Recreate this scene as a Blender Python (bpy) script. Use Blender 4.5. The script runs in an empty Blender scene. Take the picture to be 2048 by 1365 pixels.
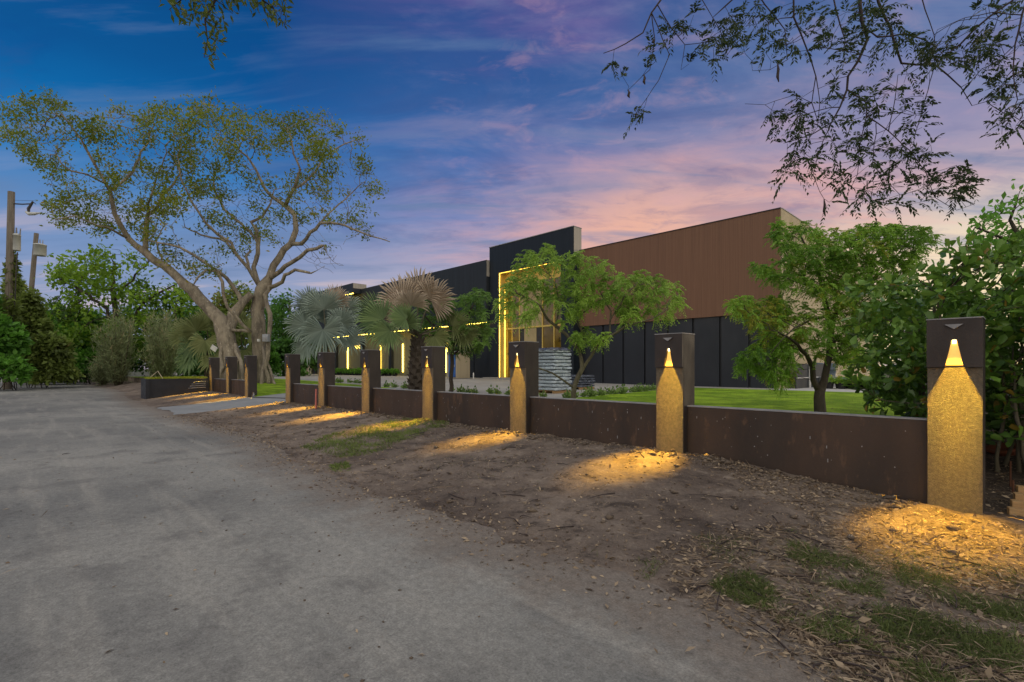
import bpy, bmesh, math, random
import numpy as np
from mathutils import Vector, noise as mnoise
random.seed(7); rng = np.random.default_rng(7)
sc = bpy.context.scene
col = sc.collection
PI = math.pi
# ------------------------------------------------------------------ frame of the site
# world X runs along the fence, world Y goes from the street towards the building
HC = 1.5; F = 1005.0; CX = 1024.0; HY = 737.0
FW = Vector((-0.716, 0.698, 0)); RT = Vector((0.698, 0.716, 0))
FWn = np.array(FW); RTn = np.array(RT)
def W(px, py, d):
    return RT * ((px - CX) / F * d) + FW * d + Vector((0, 0, HC + (HY - py) / F * d))
def Wn(px, py, d):
    px = np.asarray(px, float); py = np.asarray(py, float); d = np.asarray(d, float)
    return ((px - CX) / F * d)[:, None] * RTn + d[:, None] * FWn + (HC + (HY - py) / F * d)[:, None] * np.array([0, 0, 1.0])
def G(px, py, z=0.0):
    d = (HC - z) * F / (py - HY); p = W(px, py, d); p.z = z; return p
def sm(a, b, x):
    t = min(1, max(0, (x - a) / (b - a))); return t * t * (3 - 2 * t)
# ------------------------------------------------------------------ tagging
def tag(o, label=None, cat=None, group=None, kind=None):
    if label: o['label'] = label
    if cat: o['category'] = cat
    if group: o['group'] = group
    if kind: o['kind'] = kind
    return o
def thing(name, label, cat, loc=(0, 0, 0), group=None):
    o = bpy.data.objects.new(name, None); col.objects.link(o); o.location = loc
    o.empty_display_size = .2
    return tag(o, label, cat, group)
def link(o, parent=None):
    col.objects.link(o)
    if parent is not None: o.parent = parent
    return o
def dup(root, loc=None, rotz=None, label=None, group=None):
    r = root.copy(); col.objects.link(r)
    if loc is not None: r.location = loc
    if rotz is not None: r.rotation_euler = (0, 0, rotz)
    if label: r['label'] = label
    if group: r['group'] = group
    for ch in list(root.children):
        c = ch.copy(); col.objects.link(c); c.parent = r
        for g in list(ch.children):
            d = g.copy(); col.objects.link(d); d.parent = c
    return r
# ------------------------------------------------------------------ mesh builder
class MB:
    def __init__(s): s.v = []; s.f = []; s.m = []
    def box(s, x0, x1, y0, y1, z0, z1, mi=0):
        b = len(s.v)
        s.v += [(x0, y0, z0), (x1, y0, z0), (x1, y1, z0), (x0, y1, z0), (x0, y0, z1), (x1, y0, z1), (x1, y1, z1), (x0, y1, z1)]
        for q in ((0, 3, 2, 1), (4, 5, 6, 7), (0, 1, 5, 4), (1, 2, 6, 5), (2, 3, 7, 6), (3, 0, 4, 7)):
            s.f.append(tuple(b + i for i in q)); s.m.append(mi)
        return s
    def poly(s, pts, mi=0):
        b = len(s.v); s.v += [tuple(p) for p in pts]; s.f.append(tuple(range(b, b + len(pts)))); s.m.append(mi); return s
    def prism(s, pts, d, mi=0):
        n = len(pts); b = len(s.v)
        s.v += [tuple(p) for p in pts] + [tuple(Vector(p) + Vector(d)) for p in pts]
        s.f.append(tuple(range(b, b + n))[::-1]); s.f.append(tuple(range(b + n, b + 2 * n)))
        for i in range(n): s.f.append((b + i, b + (i + 1) % n, b + n + (i + 1) % n, b + n + i))
        s.m += [mi] * (n + 2); return s
    def tube(s, pts, rad, n=6, cap=True, mi=0, jit=0):
        pts = [Vector(p) for p in pts]; k = len(pts)
        if isinstance(rad, (int, float)): rad = [rad] * k
        b = len(s.v); up = None
        for i, p in enumerate(pts):
            t = (pts[min(i + 1, k - 1)] - pts[max(i - 1, 0)])
            if t.length < 1e-9: t = Vector((0, 0, 1))
            t.normalize()
            if up is None:
                up = t.orthogonal().normalized()
            else:
                up = up - t * up.dot(t)
                up = up.normalized() if up.length > 1e-6 else t.orthogonal().normalized()
            w = t.cross(up)
            for j in range(n):
                a = 2 * PI * j / n; r = rad[i]
                if jit: r *= 1 + jit * mnoise.noise((p.x * 1.3 + math.cos(a) * 1.5, p.y * 1.3 + math.sin(a) * 1.5, p.z * .7))
                s.v.append(tuple(p + (up * math.cos(a) + w * math.sin(a)) * r))
        for i in range(k - 1):
            for j in range(n):
                a = b + i * n + j; c = b + i * n + (j + 1) % n
                s.f.append((a, c, c + n, a + n)); s.m.append(mi)
        if cap:
            s.f.append(tuple(b + j for j in range(n))[::-1]); s.f.append(tuple(b + (k - 1) * n + j for j in range(n))); s.m += [mi, mi]
        return s
    def lathe(s, c, prof, n=14, mi=0):
        b = len(s.v)
        for r, z in prof:
            for j in range(n):
                a = 2 * PI * j / n; s.v.append((c[0] + r * math.cos(a), c[1] + r * math.sin(a), c[2] + z))
        for i in range(len(prof) - 1):
            for j in range(n):
                a = b + i * n + j; d = b + i * n + (j + 1) % n
                s.f.append((a, d, d + n, a + n)); s.m.append(mi)
        s.f.append(tuple(b + j for j in range(n))[::-1]); s.f.append(tuple(b + (len(prof) - 1) * n + j for j in range(n))); s.m += [mi, mi]
        return s
    def build(s, name, mats, parent=None, smooth=False, bevel=0):
        me = bpy.data.meshes.new(name); me.from_pydata(s.v, [], s.f)
        if not isinstance(mats, (list, tuple)): mats = [mats]
        for m in mats: me.materials.append(m)
        me.polygons.foreach_set('material_index', s.m)
        if smooth: me.polygons.foreach_set('use_smooth', [True] * len(s.f))
        me.update(); o = bpy.data.objects.new(name, me); link(o, parent)
        if bevel:
            bv = o.modifiers.new('edge', 'BEVEL'); bv.width = bevel; bv.segments = 2; bv.limit_method = 'ANGLE'
        return o
def np_mesh(name, V, Fc, mat, parent=None, tint=None, smooth=False):
    me = bpy.data.meshes.new(name); n, k = Fc.shape
    me.vertices.add(len(V)); me.vertices.foreach_set('co', np.ascontiguousarray(V, np.float32).ravel())
    me.loops.add(n * k); me.loops.foreach_set('vertex_index', np.ascontiguousarray(Fc, np.int32).ravel())
    me.polygons.add(n); me.polygons.foreach_set('loop_start', np.arange(0, n * k, k, dtype=np.int32))
    if smooth: me.polygons.foreach_set('use_smooth', np.ones(n, bool))
    me.update(calc_edges=True)
    if tint is not None:
        a = me.attributes.new('tint', 'FLOAT', 'POINT'); a.data.foreach_set('value', np.ascontiguousarray(tint, np.float32))
    me.materials.append(mat)
    o = bpy.data.objects.new(name, me); return link(o, parent)
# ------------------------------------------------------------------ materials
def lin(r, g, b):
    f = lambda c: (c / 255 / 12.92) if c / 255 <= .04045 else ((c / 255 + .055) / 1.055) ** 2.4
    return (f(r), f(g), f(b))
class NT:
    def __init__(s, nt): s.t = nt; s.n = nt.nodes; s.l = nt.links
    def new(s, typ, **kw):
        n = s.n.new(typ)
        for k, v in kw.items(): setattr(n, k, v)
        return n
    def ln(s, a, b): s.l.new(a, b)
    def math(s, op, a, b=None, c=None, clamp=False):
        n = s.new('ShaderNodeMath', operation=op, use_clamp=clamp)
        for i, x in enumerate((a, b, c)):
            if x is None: continue
            if isinstance(x, (int, float)): n.inputs[i].default_value = x
            else: s.ln(x, n.inputs[i])
        return n.outputs[0]
    def rng(s, x, a, b, c=0., d=1., smooth=True):
        n = s.new('ShaderNodeMapRange', interpolation_type='SMOOTHSTEP' if smooth else 'LINEAR')
        s.ln(x, n.inputs[0])
        for i, v in enumerate((a, b, c, d)): n.inputs[i + 1].default_value = v
        return n.outputs[0]
    def mix(s, f, a, b, typ='MIX'):
        n = s.new('ShaderNodeMix', data_type='RGBA', blend_type=typ)
        for k, x in ((0, f), (6, a), (7, b)):
            if isinstance(x, (int, float)): n.inputs[k].default_value = x
            elif isinstance(x, tuple): n.inputs[k].default_value = (*x[:3], 1)
            else: s.ln(x, n.inputs[k])
        return n.outputs[2]
    def ramp(s, f, stops, interp='LINEAR'):
        n = s.new('ShaderNodeValToRGB'); cr = n.color_ramp; cr.interpolation = interp
        while len(cr.elements) < len(stops): cr.elements.new(.5)
        for e, (p, c) in zip(cr.elements, stops): e.position = p; e.color = (*c, 1)
        s.ln(f, n.inputs[0]); return n.outputs[0]
    def noise(s, vec, scale, detail=4, rough=.55, dist=0):
        n = s.new('ShaderNodeTexNoise'); n.inputs['Scale'].default_value = scale; n.inputs['Detail'].default_value = detail
        n.inputs['Roughness'].default_value = rough; n.inputs['Distortion'].default_value = dist
        if vec is not None: s.ln(vec, n.inputs['Vector'])
        return n.outputs[0]
    def mapping(s, vec, scale=(1, 1, 1), loc=(0, 0, 0), rot=(0, 0, 0)):
        n = s.new('ShaderNodeMapping'); s.ln(vec, n.inputs[0]); n.inputs[1].default_value = loc; n.inputs[2].default_value = rot; n.inputs[3].default_value = scale
        return n.outputs[0]
def start(name):
    m = bpy.data.materials.new(name); m.use_nodes = True; t = NT(m.node_tree)
    return m, t, t.n['Principled BSDF']
def pm(name, c1, c2=None, scale=4, rough=.7, bump=.1, bscale=40, stretch=(1, 1, 1), metal=0, spec=.3, c3=None, fine=0):
    """noise-varied principled surface"""
    m, t, p = start(name); c2 = c2 or tuple(x * .7 for x in c1)
    co = t.new('ShaderNodeTexCoord').outputs['Object']; oi = t.new('ShaderNodeObjectInfo').outputs['Random']
    off = t.new('ShaderNodeVectorMath', operation='ADD'); cm = t.new('ShaderNodeCombineXYZ')
    k = t.math('MULTIPLY', oi, 37.0); t.ln(k, cm.inputs[0]); t.ln(k, cm.inputs[1]); t.ln(k, cm.inputs[2])
    t.ln(co, off.inputs[0]); t.ln(cm.outputs[0], off.inputs[1])
    v = t.mapping(off.outputs[0], stretch)
    f = t.rng(t.noise(v, scale, 6, .6), .3, .7)
    c = t.mix(f, c1, c2)
    if c3: c = t.mix(t.rng(t.noise(v, scale * 4.3, 5, .7), .56, .68), c, c3)
    if fine: c = t.mix(fine, c, t.mix(t.noise(v, bscale, 2), (0, 0, 0), (1, 1, 1)), 'OVERLAY')
    t.ln(c, p.inputs['Base Color']); p.inputs['Metallic'].default_value = metal; p.inputs['Specular IOR Level'].default_value = spec
    r = t.rng(t.noise(v, scale * 2.1, 4), .25, .75, rough - .1, min(1, rough + .1)); t.ln(r, p.inputs['Roughness'])
    if bump:
        b = t.new('ShaderNodeBump'); b.inputs['Strength'].default_value = bump; b.inputs['Distance'].default_value = .02
        t.ln(t.noise(v, bscale, 5, .65), b.inputs['Height']); t.ln(b.outputs[0], p.inputs['Normal'])
    return m
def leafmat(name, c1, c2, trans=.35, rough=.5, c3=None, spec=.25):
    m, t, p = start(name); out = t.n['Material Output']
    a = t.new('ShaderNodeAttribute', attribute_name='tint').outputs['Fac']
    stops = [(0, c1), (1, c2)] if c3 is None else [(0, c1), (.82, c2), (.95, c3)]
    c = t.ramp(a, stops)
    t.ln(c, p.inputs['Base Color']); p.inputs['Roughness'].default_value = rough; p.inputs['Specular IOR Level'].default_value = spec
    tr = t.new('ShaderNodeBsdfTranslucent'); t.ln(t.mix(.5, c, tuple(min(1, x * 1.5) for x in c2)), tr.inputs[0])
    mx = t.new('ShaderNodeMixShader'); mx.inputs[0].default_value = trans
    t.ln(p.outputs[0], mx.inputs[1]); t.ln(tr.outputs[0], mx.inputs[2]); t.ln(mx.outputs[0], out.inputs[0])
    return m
def emit(name, c, s):
    m, t, p = start(name); p.inputs['Base Color'].default_value = (*c, 1)
    co = t.new('ShaderNodeTexCoord').outputs['Object']
    p.inputs['Emission Color'].default_value = (*c, 1)
    t.ln(t.rng(t.noise(co, 9, 2), .3, .7, s * .85, s * 1.1), p.inputs['Emission Strength']); return m
# ------------------------------------------------------------------ plants
DIA_V = np.array([(0, 0, 0), (.45, .5, .06), (1, 0, -.05), (.45, -.5, .06)], float)
DIA_F = np.array([(0, 1, 2, 3)])
OBO_V = np.array([(0, 0, 0), (.45, .28, .05), (.82, .33, .05), (1, .0, -.06), (.82, -.33, .05), (.45, -.28, .05), (.5, 0, -.02)], float)
OBO_F = np.array([(0, 6, 1, 1), (1, 6, 2, 2), (2, 6, 3, 3), (3, 6, 4, 4), (4, 6, 5, 5), (5, 6, 0, 0)])[:, :3]
BLADE_V = np.array([(0, .5, 0), (0, -.5, 0), (.5, .38, .0), (.5, -.38, .0), (1, 0, 0)], float)
BLADE_F = np.array([(0, 1, 3, 2), (2, 3, 4, 4)])
def nrm(a): return a / np.maximum(np.linalg.norm(a, axis=1, keepdims=True), 1e-9)
def leaves(name, P, D, S, mat, parent=None, tpl='dia', wid=.5, tint=None, roll=None, up=1.0, smooth=False):
    """one leaf per row: base P, direction D, length S; the flat side leans to the sky"""
    P = np.asarray(P, float); n = len(P); D = nrm(np.asarray(D, float)); S = np.asarray(S, float)
    N = rng.normal(size=(n, 3)) * .8 + np.array([0, 0, up])
    Bn = nrm(np.cross(N, D)); N = np.cross(D, Bn)
    tv, tf = {'dia': (DIA_V, DIA_F), 'obo': (OBO_V, OBO_F), 'blade': (BLADE_V, None)}[tpl]
    k = len(tv)
    V = (P[:, None] + S[:, None, None] * (tv[None, :, :1] * D[:, None] + tv[None, :, 1:2] * wid * Bn[:, None] * (2 if tpl == 'obo' else 1) + tv[None, :, 2:] * N[:, None]))
    if tpl == 'blade':
        V[:, 2:4, :2] += (D[:, None, :2] * S[:, None, None] * .02); V[:, 4, 2] -= S * .22
        V[:, 4, :2] += rng.normal(size=(n, 2)) * S[:, None] * .18
        tf = np.array([(0, 1, 3), (0, 3, 2), (2, 3, 4)])
    Fc = (np.arange(n)[:, None, None] * k + tf[None]).reshape(-1, tf.shape[1])
    if tint is None: tint = rng.random(n)
    return np_mesh(name, V.reshape(-1, 3), Fc, mat, parent, np.repeat(tint, k), smooth)
def inpoly(px, py, poly):
    r = np.zeros(len(px), bool); j = len(poly) - 1
    for i in range(len(poly)):
        xi, yi = poly[i]; xj, yj = poly[j]
        c = ((yi > py) != (yj > py)) & (px < (xj - xi) * (py - yi) / (yj - yi + 1e-12) + xi); r ^= c; j = i
    return r
def polypts(polys, n, d, dz):
    """n points of a crown: outline polys seen from the street, distance d +- dz"""
    out = []
    for poly in (polys if isinstance(polys[0], list) else [polys]):
        a = np.array(poly, float); lo, hi = a.min(0), a.max(0); got = []
        area = 0.5 * abs(np.dot(a[:, 0], np.roll(a[:, 1], 1)) - np.dot(a[:, 1], np.roll(a[:, 0], 1)))
        out.append((poly, lo, hi, area))
    tot = sum(o[3] for o in out); res = []
    for poly, lo, hi, area in out:
        m = max(4, int(n * area / tot)); g = np.zeros((0, 2))
        while len(g) < m:
            c = lo + rng.random((m * 2, 2)) * (hi - lo); g = np.vstack([g, c[inpoly(c[:, 0], c[:, 1], poly)]])
        res.append(g[:m])
    g = np.vstack(res); dd = d + dz * rng.uniform(-1, 1, len(g)) * rng.uniform(.3, 1, len(g))
    return Wn(g[:, 0], g[:, 1], dd)
class Tree:
    def __init__(s): s.p = []; s.par = []; s.r = []; s.fix = []
    def add(s, p, par, r=None):
        s.p.append(np.array(p, float)); s.par.append(par); s.r.append(r); s.fix.append(r is not None); return len(s.p) - 1
    def limb(s, pts, start=None, sub=.45, wob=.04):
        """pts: (x,y,z,r); begins at node start, or at the nearest node"""
        P = [(np.array(q[:3], float), q[3]) for q in pts]; cur = start
        if cur is None and s.p:
            a = np.array(s.p); cur = int(np.argmin(((a - P[0][0]) ** 2).sum(1)))
        elif not s.p:
            cur = s.add(P[0][0], -1, P[0][1]); 
        if s.p and cur is not None and start is None and np.linalg.norm(s.p[cur] - P[0][0]) < .02: pass
        prev, pr = s.p[cur], (P[0][1])
        for q, r in P:
            L = np.linalg.norm(q - prev); k = max(1, int(L / sub))
            if L < 1e-4: continue
            for i in range(1, k + 1):
                f = i / k; x = prev + (q - prev) * f + (rng.normal(size=3) * wob * min(1, L) if i < k else 0)
                cur = s.add(x, cur, pr + (r - pr) * f)
            prev, pr = q, r
        return cur
    def plimb(s, pts, d, scale=1.0, start=None, sub=.45, wob=.04):
        """pts: (px,py,width_px[,dd]) picture points at distance d (+dd)"""
        L = []
        for q in pts:
            dd = d + (q[3] if len(q) > 3 else 0); L.append((*W(q[0], q[1], dd), q[2] / F * dd / 2 * (getattr(s, 'ws', 1) if q[2] < 24 else .92)))
        return s.limb(L, start, sub, wob)
    def grow(s, A, step, infl, kill, iters=80, jit=.25, trop=(0, 0, 0)):
        A = np.asarray(A, float); a = np.array(s.p); nd = np.full(len(A), 1e9); ni = np.zeros(len(A), int)
        def upd(i0, pts):
            for b in range(0, len(pts), 400):
                q = pts[b:b + 400]; d = np.linalg.norm(A[:, None] - q[None], axis=2); j = d.argmin(1); dm = d[np.arange(len(A)), j]
                k = dm < nd; nd[k] = dm[k]; ni[k] = i0 + b + j[k]
        upd(0, a); alive = np.ones(len(A), bool); s.g0 = len(s.p); trop = np.array(trop, float)
        for it in range(iters):
            alive &= nd > kill
            act = alive & (nd < infl)
            if not act.any():
                if not alive.any(): break
                act = alive & (nd <= np.partition(nd[alive], min(len(nd[alive]) - 1, 3))[min(len(nd[alive]) - 1, 3)])
            new = []
            for i in np.unique(ni[act]):
                d = nrm(A[act & (ni == i)] - s.p[i]).sum(0); d = d / max(1e-6, np.linalg.norm(d)) + rng.normal(size=3) * jit + trop
                q = s.p[i] + d / np.linalg.norm(d) * step * rng.uniform(.8, 1.2)
                new.append((q, i))
            i0 = len(s.p)
            for q, i in new: s.add(q, i)
            if len(s.p) > 9000: break
            upd(i0, np.array([q for q, _ in new]))
        return s
    def radii(s, tip=.01, e=2.4, mx=None):
        n = len(s.p); acc = np.zeros(n); R = np.zeros(n); s.kids = [[] for _ in range(n)]
        for i in range(n):
            if s.par[i] >= 0: s.kids[s.par[i]].append(i)
        for i in range(n - 1, -1, -1):
            r = acc[i] ** (1 / e) if acc[i] > 0 else tip
            if s.fix[i]: r = max(s.r[i], tip)
            elif mx: r = min(r, mx)
            R[i] = r
            if s.par[i] >= 0: acc[s.par[i]] += r ** e if not s.fix[i] else 0
        for i in range(n):
            if not s.fix[i] and s.par[i] >= 0: R[i] = min(R[i], R[s.par[i]])
        s.R = R; s.acc = acc; return s
    def mesh(s, name, mat, parent, n=6, jit=.12, flare=None):
        mb = MB(); st = [(0, None)]
        while st:
            i, par = st.pop(); ch = []
            if par is not None: ch.append((s.p[par], min(s.R[par], s.R[i] * 1.25)))
            while True:
                ch.append((s.p[i], s.R[i])); k = s.kids[i]
                if not k: break
                k = sorted(k, key=lambda j: -s.R[j]); st += [(j, i) for j in k[1:]]; i = k[0]
            if len(ch) > 1:
                r0 = max(c[1] for c in ch); ns = n + 6 if r0 > .18 else n if r0 > .05 else max(3, n - 2) if r0 > .018 else 3
                mb.tube([c[0] for c in ch], [c[1] for c in ch], ns, cap=True, jit=jit if r0 > .05 else 0)
        return mb.build(name, mat, parent, smooth=True)
    def tips(s, lim):
        return np.array([i for i in range(len(s.p)) if not s.fix[i] and s.R[i] <= lim])
    def dirs(s, idx):
        return nrm(np.array([s.p[i] - s.p[s.par[i]] for i in idx]) + 1e-6)
def foliage(tr, name, mat, parent, lim, per, size, spread, tpl='dia', wid=.5, droop=0, keep=None, up=1.0, tint=None, dirmix=.6):
    idx = tr.tips(lim); 
    if keep is not None: idx = idx[keep(np.array([tr.p[i] for i in idx]))]
    idx = np.repeat(idx, per); P = np.array([tr.p[i] for i in idx]); D0 = tr.dirs(idx); n = len(idx)
    D = D0 * dirmix + rng.normal(size=(n, 3)) * .7; D[:, 2] -= droop
    P = P + rng.normal(size=(n, 3)) * spread - D0 * rng.random((n, 1)) * spread
    S = size * rng.uniform(.6, 1.25, n)
    tn = None
    if tint is not None:
        base = np.array([mnoise.noise(Vector(p) * tint[0]) for p in P]); tn = np.clip(.5 + base * tint[1] + rng.normal(size=n) * .18, 0, 1)
    return leaves(name, P, D, S, mat, parent, tpl, wid, tn, up=up)
def sprays(tr, name, mat, parent, lim, per, length, pairs, lsize, droop=.5, keep=None, tint=None, wid=.3, fold=.75):
    """pinnate leaves: a drooping rachis with pairs of leaflets"""
    idx = tr.tips(lim)
    if keep is not None: idx = idx[keep(np.array([tr.p[i] for i in idx]))]
    idx = np.repeat(idx, per); n = len(idx); P = np.array([tr.p[i] for i in idx]); D = nrm(tr.dirs(idx) * .6 + rng.normal(size=(n, 3)) * .7 + np.array([0, 0, .15]))
    L = length * rng.uniform(.7, 1.25, n); U = np.array([0, 0, 1.0]); side = nrm(np.cross(D, U) + 1e-6)
    t0 = rng.random(n)
    if tint is not None: t0 = np.clip(.5 + np.array([mnoise.noise(Vector(p) * tint[0]) for p in P]) * tint[1] + rng.normal(size=n) * .15, 0, 1)
    PP, DD, SS, TT = [], [], [], []
    for k in range(pairs):
        f = (k + .7) / pairs; pos = P + D * (L * f)[:, None]; pos[:, 2] -= L * f * f * droop; ax = D.copy(); ax[:, 2] -= 2 * f * droop; ax = nrm(ax)
        for sg in (-1, 1):
            PP.append(pos); DD.append(ax * fold + side * sg * .8 + rng.normal(size=(n, 3)) * .12 - U * .25); SS.append(np.full(n, lsize) * rng.uniform(.75, 1.2, n) * (1.1 - .4 * abs(f - .45))); TT.append(t0 + rng.normal(size=n) * .06)
    return leaves(name, np.vstack(PP), np.vstack(DD), np.concatenate(SS), mat, parent, 'dia', wid, np.clip(np.concatenate(TT), 0, 1))
def bush(name, label, cat, blobs, n, size, mat, group=None, tpl='dia', wid=.55, stemmat=None, droop=.2, rosette=0, stems=10, shell=.55, base=None):
    """leafy mass: blobs = (x,y,z,rx,ry,rz); leaves sit in an uneven shell"""
    B = np.array(blobs, float); c = B[:, :3].mean(0); zb = (B[:, 2] - B[:, 5]).min() if base is None else base
    root = thing(name, label, cat, (c[0], c[1], zb), group); off = np.array([c[0], c[1], zb])
    w = B[:, 3] * B[:, 4] + B[:, 5] * B[:, 3]; k = rng.choice(len(B), n, p=w / w.sum()); d = nrm(rng.normal(size=(n, 3)))
    d[:, 2] = np.where(d[:, 2] < -.55, -d[:, 2], d[:, 2])
    r = np.array([.86 + .34 * mnoise.noise(Vector(d[i] * 2.6) + Vector(B[k[i], :3])) + .16 * mnoise.noise(Vector(d[i] * 7) + Vector(B[k[i], :3])) for i in range(n)])
    r *= 1 - shell * rng.random(n) ** 1.6
    P = B[k, :3] + d * B[k, 3:] * r[:, None]
    ok = np.ones(n, bool)
    for j in range(len(B)):
        q = (P - B[j, :3]) / B[j, 3:]; ok &= ~((np.linalg.norm(q, axis=1) < .55) & (k != j))
    ok &= P[:, 2] > zb - .05
    P, d, r = P[ok], d[ok], r[ok]; m = len(P)
    if rosette:
        P = np.repeat(P, rosette, 0) + rng.normal(size=(m * rosette, 3)) * size * .25; d = np.repeat(d, rosette, 0); r = np.repeat(r, rosette); m = len(P)
    D = d * .55 + rng.normal(size=(m, 3)) * .75; D[:, 2] -= droop
    tn = np.clip((r - .55) * 1.1 + np.array([mnoise.noise(Vector(p) * .9) for p in P]) * .45 + rng.normal(size=m) * .13, 0, 1)  # inner leaves darker: shade inside the mass put into the tint
    leaves('foliage', P - off, D, size * rng.uniform(.6, 1.3, m), mat, root, tpl, wid, tn)
    if stemmat and stems:
        mb = MB()
        for i in range(stems):
            b = B[i % len(B)]; a = rng.uniform(0, 2 * PI); e = np.array([b[0] + math.cos(a) * b[3] * .5, b[1] + math.sin(a) * b[4] * .5, b[2] + b[5] * rng.uniform(.1, .6)]) - off
            s0 = np.array([(b[0] - off[0]) * .7 + rng.normal() * .2, (b[1] - off[1]) * .7 + rng.normal() * .2, 0]); mid = (s0 + e) / 2 + rng.normal(size=3) * .15
            mb.tube([s0, mid, e], [.03, .022, .008], 5)
        mb.build('stem', stemmat, root, smooth=True)
    return root
def fan(hub, axis, nm, R, mat_i, mb_list, nseg=40, spread=150, droop=.25, split=.52, tint=0.5):
    """palmate blade: pleated segments joined to split*R, then free drooping tips"""
    hub = np.array(hub); ax = np.array(axis, float); ax /= np.linalg.norm(ax); nm = np.array(nm, float); nm -= ax * nm.dot(ax); nm /= np.linalg.norm(nm); sd = np.cross(nm, ax)
    V, Fc, T = mb_list; st = math.radians(2 * spread / nseg)
    for i in range(nseg):
        a = math.radians(-spread) + st * (i + .5); b = len(V); fall = abs(a) / math.radians(spread)
        r = R * (1 - .22 * fall ** 2) * rng.uniform(.9, 1.07)
        def pt(ang, rad, h): 
            cup = .18 * R * math.sin(fall * PI / 2) * (rad / R) ** 1.5
            return hub + (ax * math.cos(ang) + sd * math.sin(ang)) * rad + nm * (h + cup)
        wv = st * .5; tw = rng.normal() * st * .35; h = .06 * R
        tip = pt(a + tw, r, 0); tip[2] -= droop * R * rng.uniform(.3, 1.2) * .6
        md = pt(a + tw * .5, r * .82, .3 * h); md[2] -= droop * R * .1; wd = (ax * -math.sin(a) + sd * math.cos(a)) * r * .82 * wv * .5
        V += [hub, pt(a - wv, r * split, -h), pt(a, r * split * 1.03, h), pt(a + wv, r * split, -h), md - wd, md + nm * h * .5, md + wd, tip]
        Fc += [(b, b + 1, b + 2), (b, b + 2, b + 3), (b + 1, b + 4, b + 5), (b + 1, b + 5, b + 2), (b + 2, b + 5, b + 6), (b + 2, b + 6, b + 3), (b + 4, b + 7, b + 5), (b + 5, b + 7, b + 6)]
        T += [np.clip(tint + rng.normal() * .2 + .16 * (i % 2) - .08, 0, 1)] * 8
def palm(name, label, cat, crown, fronds, d, trunk=None, mats=(None, None), trunkmat=None, petmat=None, group=None, base=None):
    cr = np.array(crown); root = thing(name, label, cat, tuple(base if base is not None else (cr[0], cr[1], .4)), group); off = np.array(root.location)
    for (px, py, dd, ax, R, mi, sp, dr, nm) in fronds:
        hub = np.array(W(px, py, d + dd)); axis = RTn * ax[0] + np.array([0, 0, 1.]) * ax[1] - FWn * (ax[2] if len(ax) > 2 else 0)
        n = -FWn * nm[2] + RTn * nm[0] + np.array([0, 0, 1.]) * nm[1]
        L = ([], [], []); fan(hub - off, axis, n, R / F * (d + dd), mi, L, spread=sp, droop=dr, nseg=34 if R > 40 else 28, tint=rng.uniform(.25, .75))
        fo = np_mesh('frond', np.array(L[0]), np.array(L[1]), mats[mi], root, np.array(L[2]))
        mb = MB(); c0 = cr - off; h0 = hub - off; mid = (c0 + h0) / 2 + np.array([0, 0, .12 * np.linalg.norm(h0 - c0)]); mb.tube([c0, mid, h0], [.035, .028, .016], 5); mb.build('petiole', petmat, fo, smooth=True)
    if trunk is not None:
        mb = MB(); (x, y, z), r = trunk[0]; pts = [Vector(p) - Vector(off) for p, _ in trunk]; mb.tube(pts, [q for _, q in trunk], 12, jit=.1)
        n = 70
        for i in range(n):   # old leaf bases wound round the stem
            f = i / n; p = pts[0].lerp(pts[-1], f); r = trunk[0][1] * (1 - f) + trunk[-1][1] * f; a = i * 2.4; dr = Vector((math.cos(a), math.sin(a), 0))
            q = p + dr * r * .8; s = dr.cross(Vector((0, 0, 1))) * r * .38
            up = q + dr * r * .55 + Vector((0, 0, .16 + .12 * f))
            mb.prism([q - s, q + s, up + s * .5, up - s * .5], -dr * r * .25)
        mb.build('trunk', trunkmat, root)
    return root
def rootloc(o):
    v = Vector((0, 0, 0))
    while o is not None: v += Vector(o.location); o = o.parent
    return v
def put(mb, name, mats, parent, smooth=False, bevel=0):
    """build with world coordinates below a thing that stands elsewhere"""
    o = rootloc(parent); mb.v = [(v[0] - o.x, v[1] - o.y, v[2] - o.z) for v in mb.v]
    return mb.build(name, mats, parent, smooth, bevel)
# ------------------------------------------------------------------ materials
M = {}
M['post'] = pm('dark_painted_stucco', (.040, .031, .028), (.024, .019, .018), 2.2, .6, .25, 60, (1, 1, .5), spec=.35, c3=(.045, .033, .028))
M['wall'] = pm('dark_weathered_stucco', (.056, .033, .022), (.028, .019, .015), 1.3, .6, .2, 50, (1, 1, .35), spec=.4, c3=(.085, .048, .03))
M['rough'] = pm('rough_cast_face', (.14, .11, .07), (.075, .058, .036), 30, .45, .85, 120, spec=.6, c3=(.2, .16, .09), fine=.8)
M['cap'] = pm('grey_cap', (.28, .28, .29), (.2, .2, .21), 5, .5, .1, 50)
M['black'] = pm('black_paint', (.02, .022, .028), (.014, .015, .02), 3, .5, .1, 40)
M['navy'] = pm('navy_cladding', (.011, .017, .025), (.007, .011, .017), 1.2, .5, .2, 25, (8, 8, .12))
M['charcoal'] = pm('charcoal_cladding', (.022, .027, .033), (.016, .019, .024), 1.0, .55, .15, 20, (6, 6, .12))
M['panel'] = pm('black_wall_panel', (.020, .024, .033), (.014, .017, .024), .7, .45, .08, 6, (1, 1, .5))
M['brown'] = pm('brown_ribbed_cladding', (.18, .092, .056), (.13, .066, .041), 3.5, .6, .5, 12, (7, 7, .05), c3=(.205, .107, .067))
M['beige'] = pm('beige_render', (.42, .35, .22), (.31, .26, .165), .8, .8, .3, 12)
M['beigegrey'] = pm('ribbed_grey_metal', (.36, .33, .28), (.26, .24, .21), 3, .5, .3, 14, (6, 6, .05))
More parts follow.
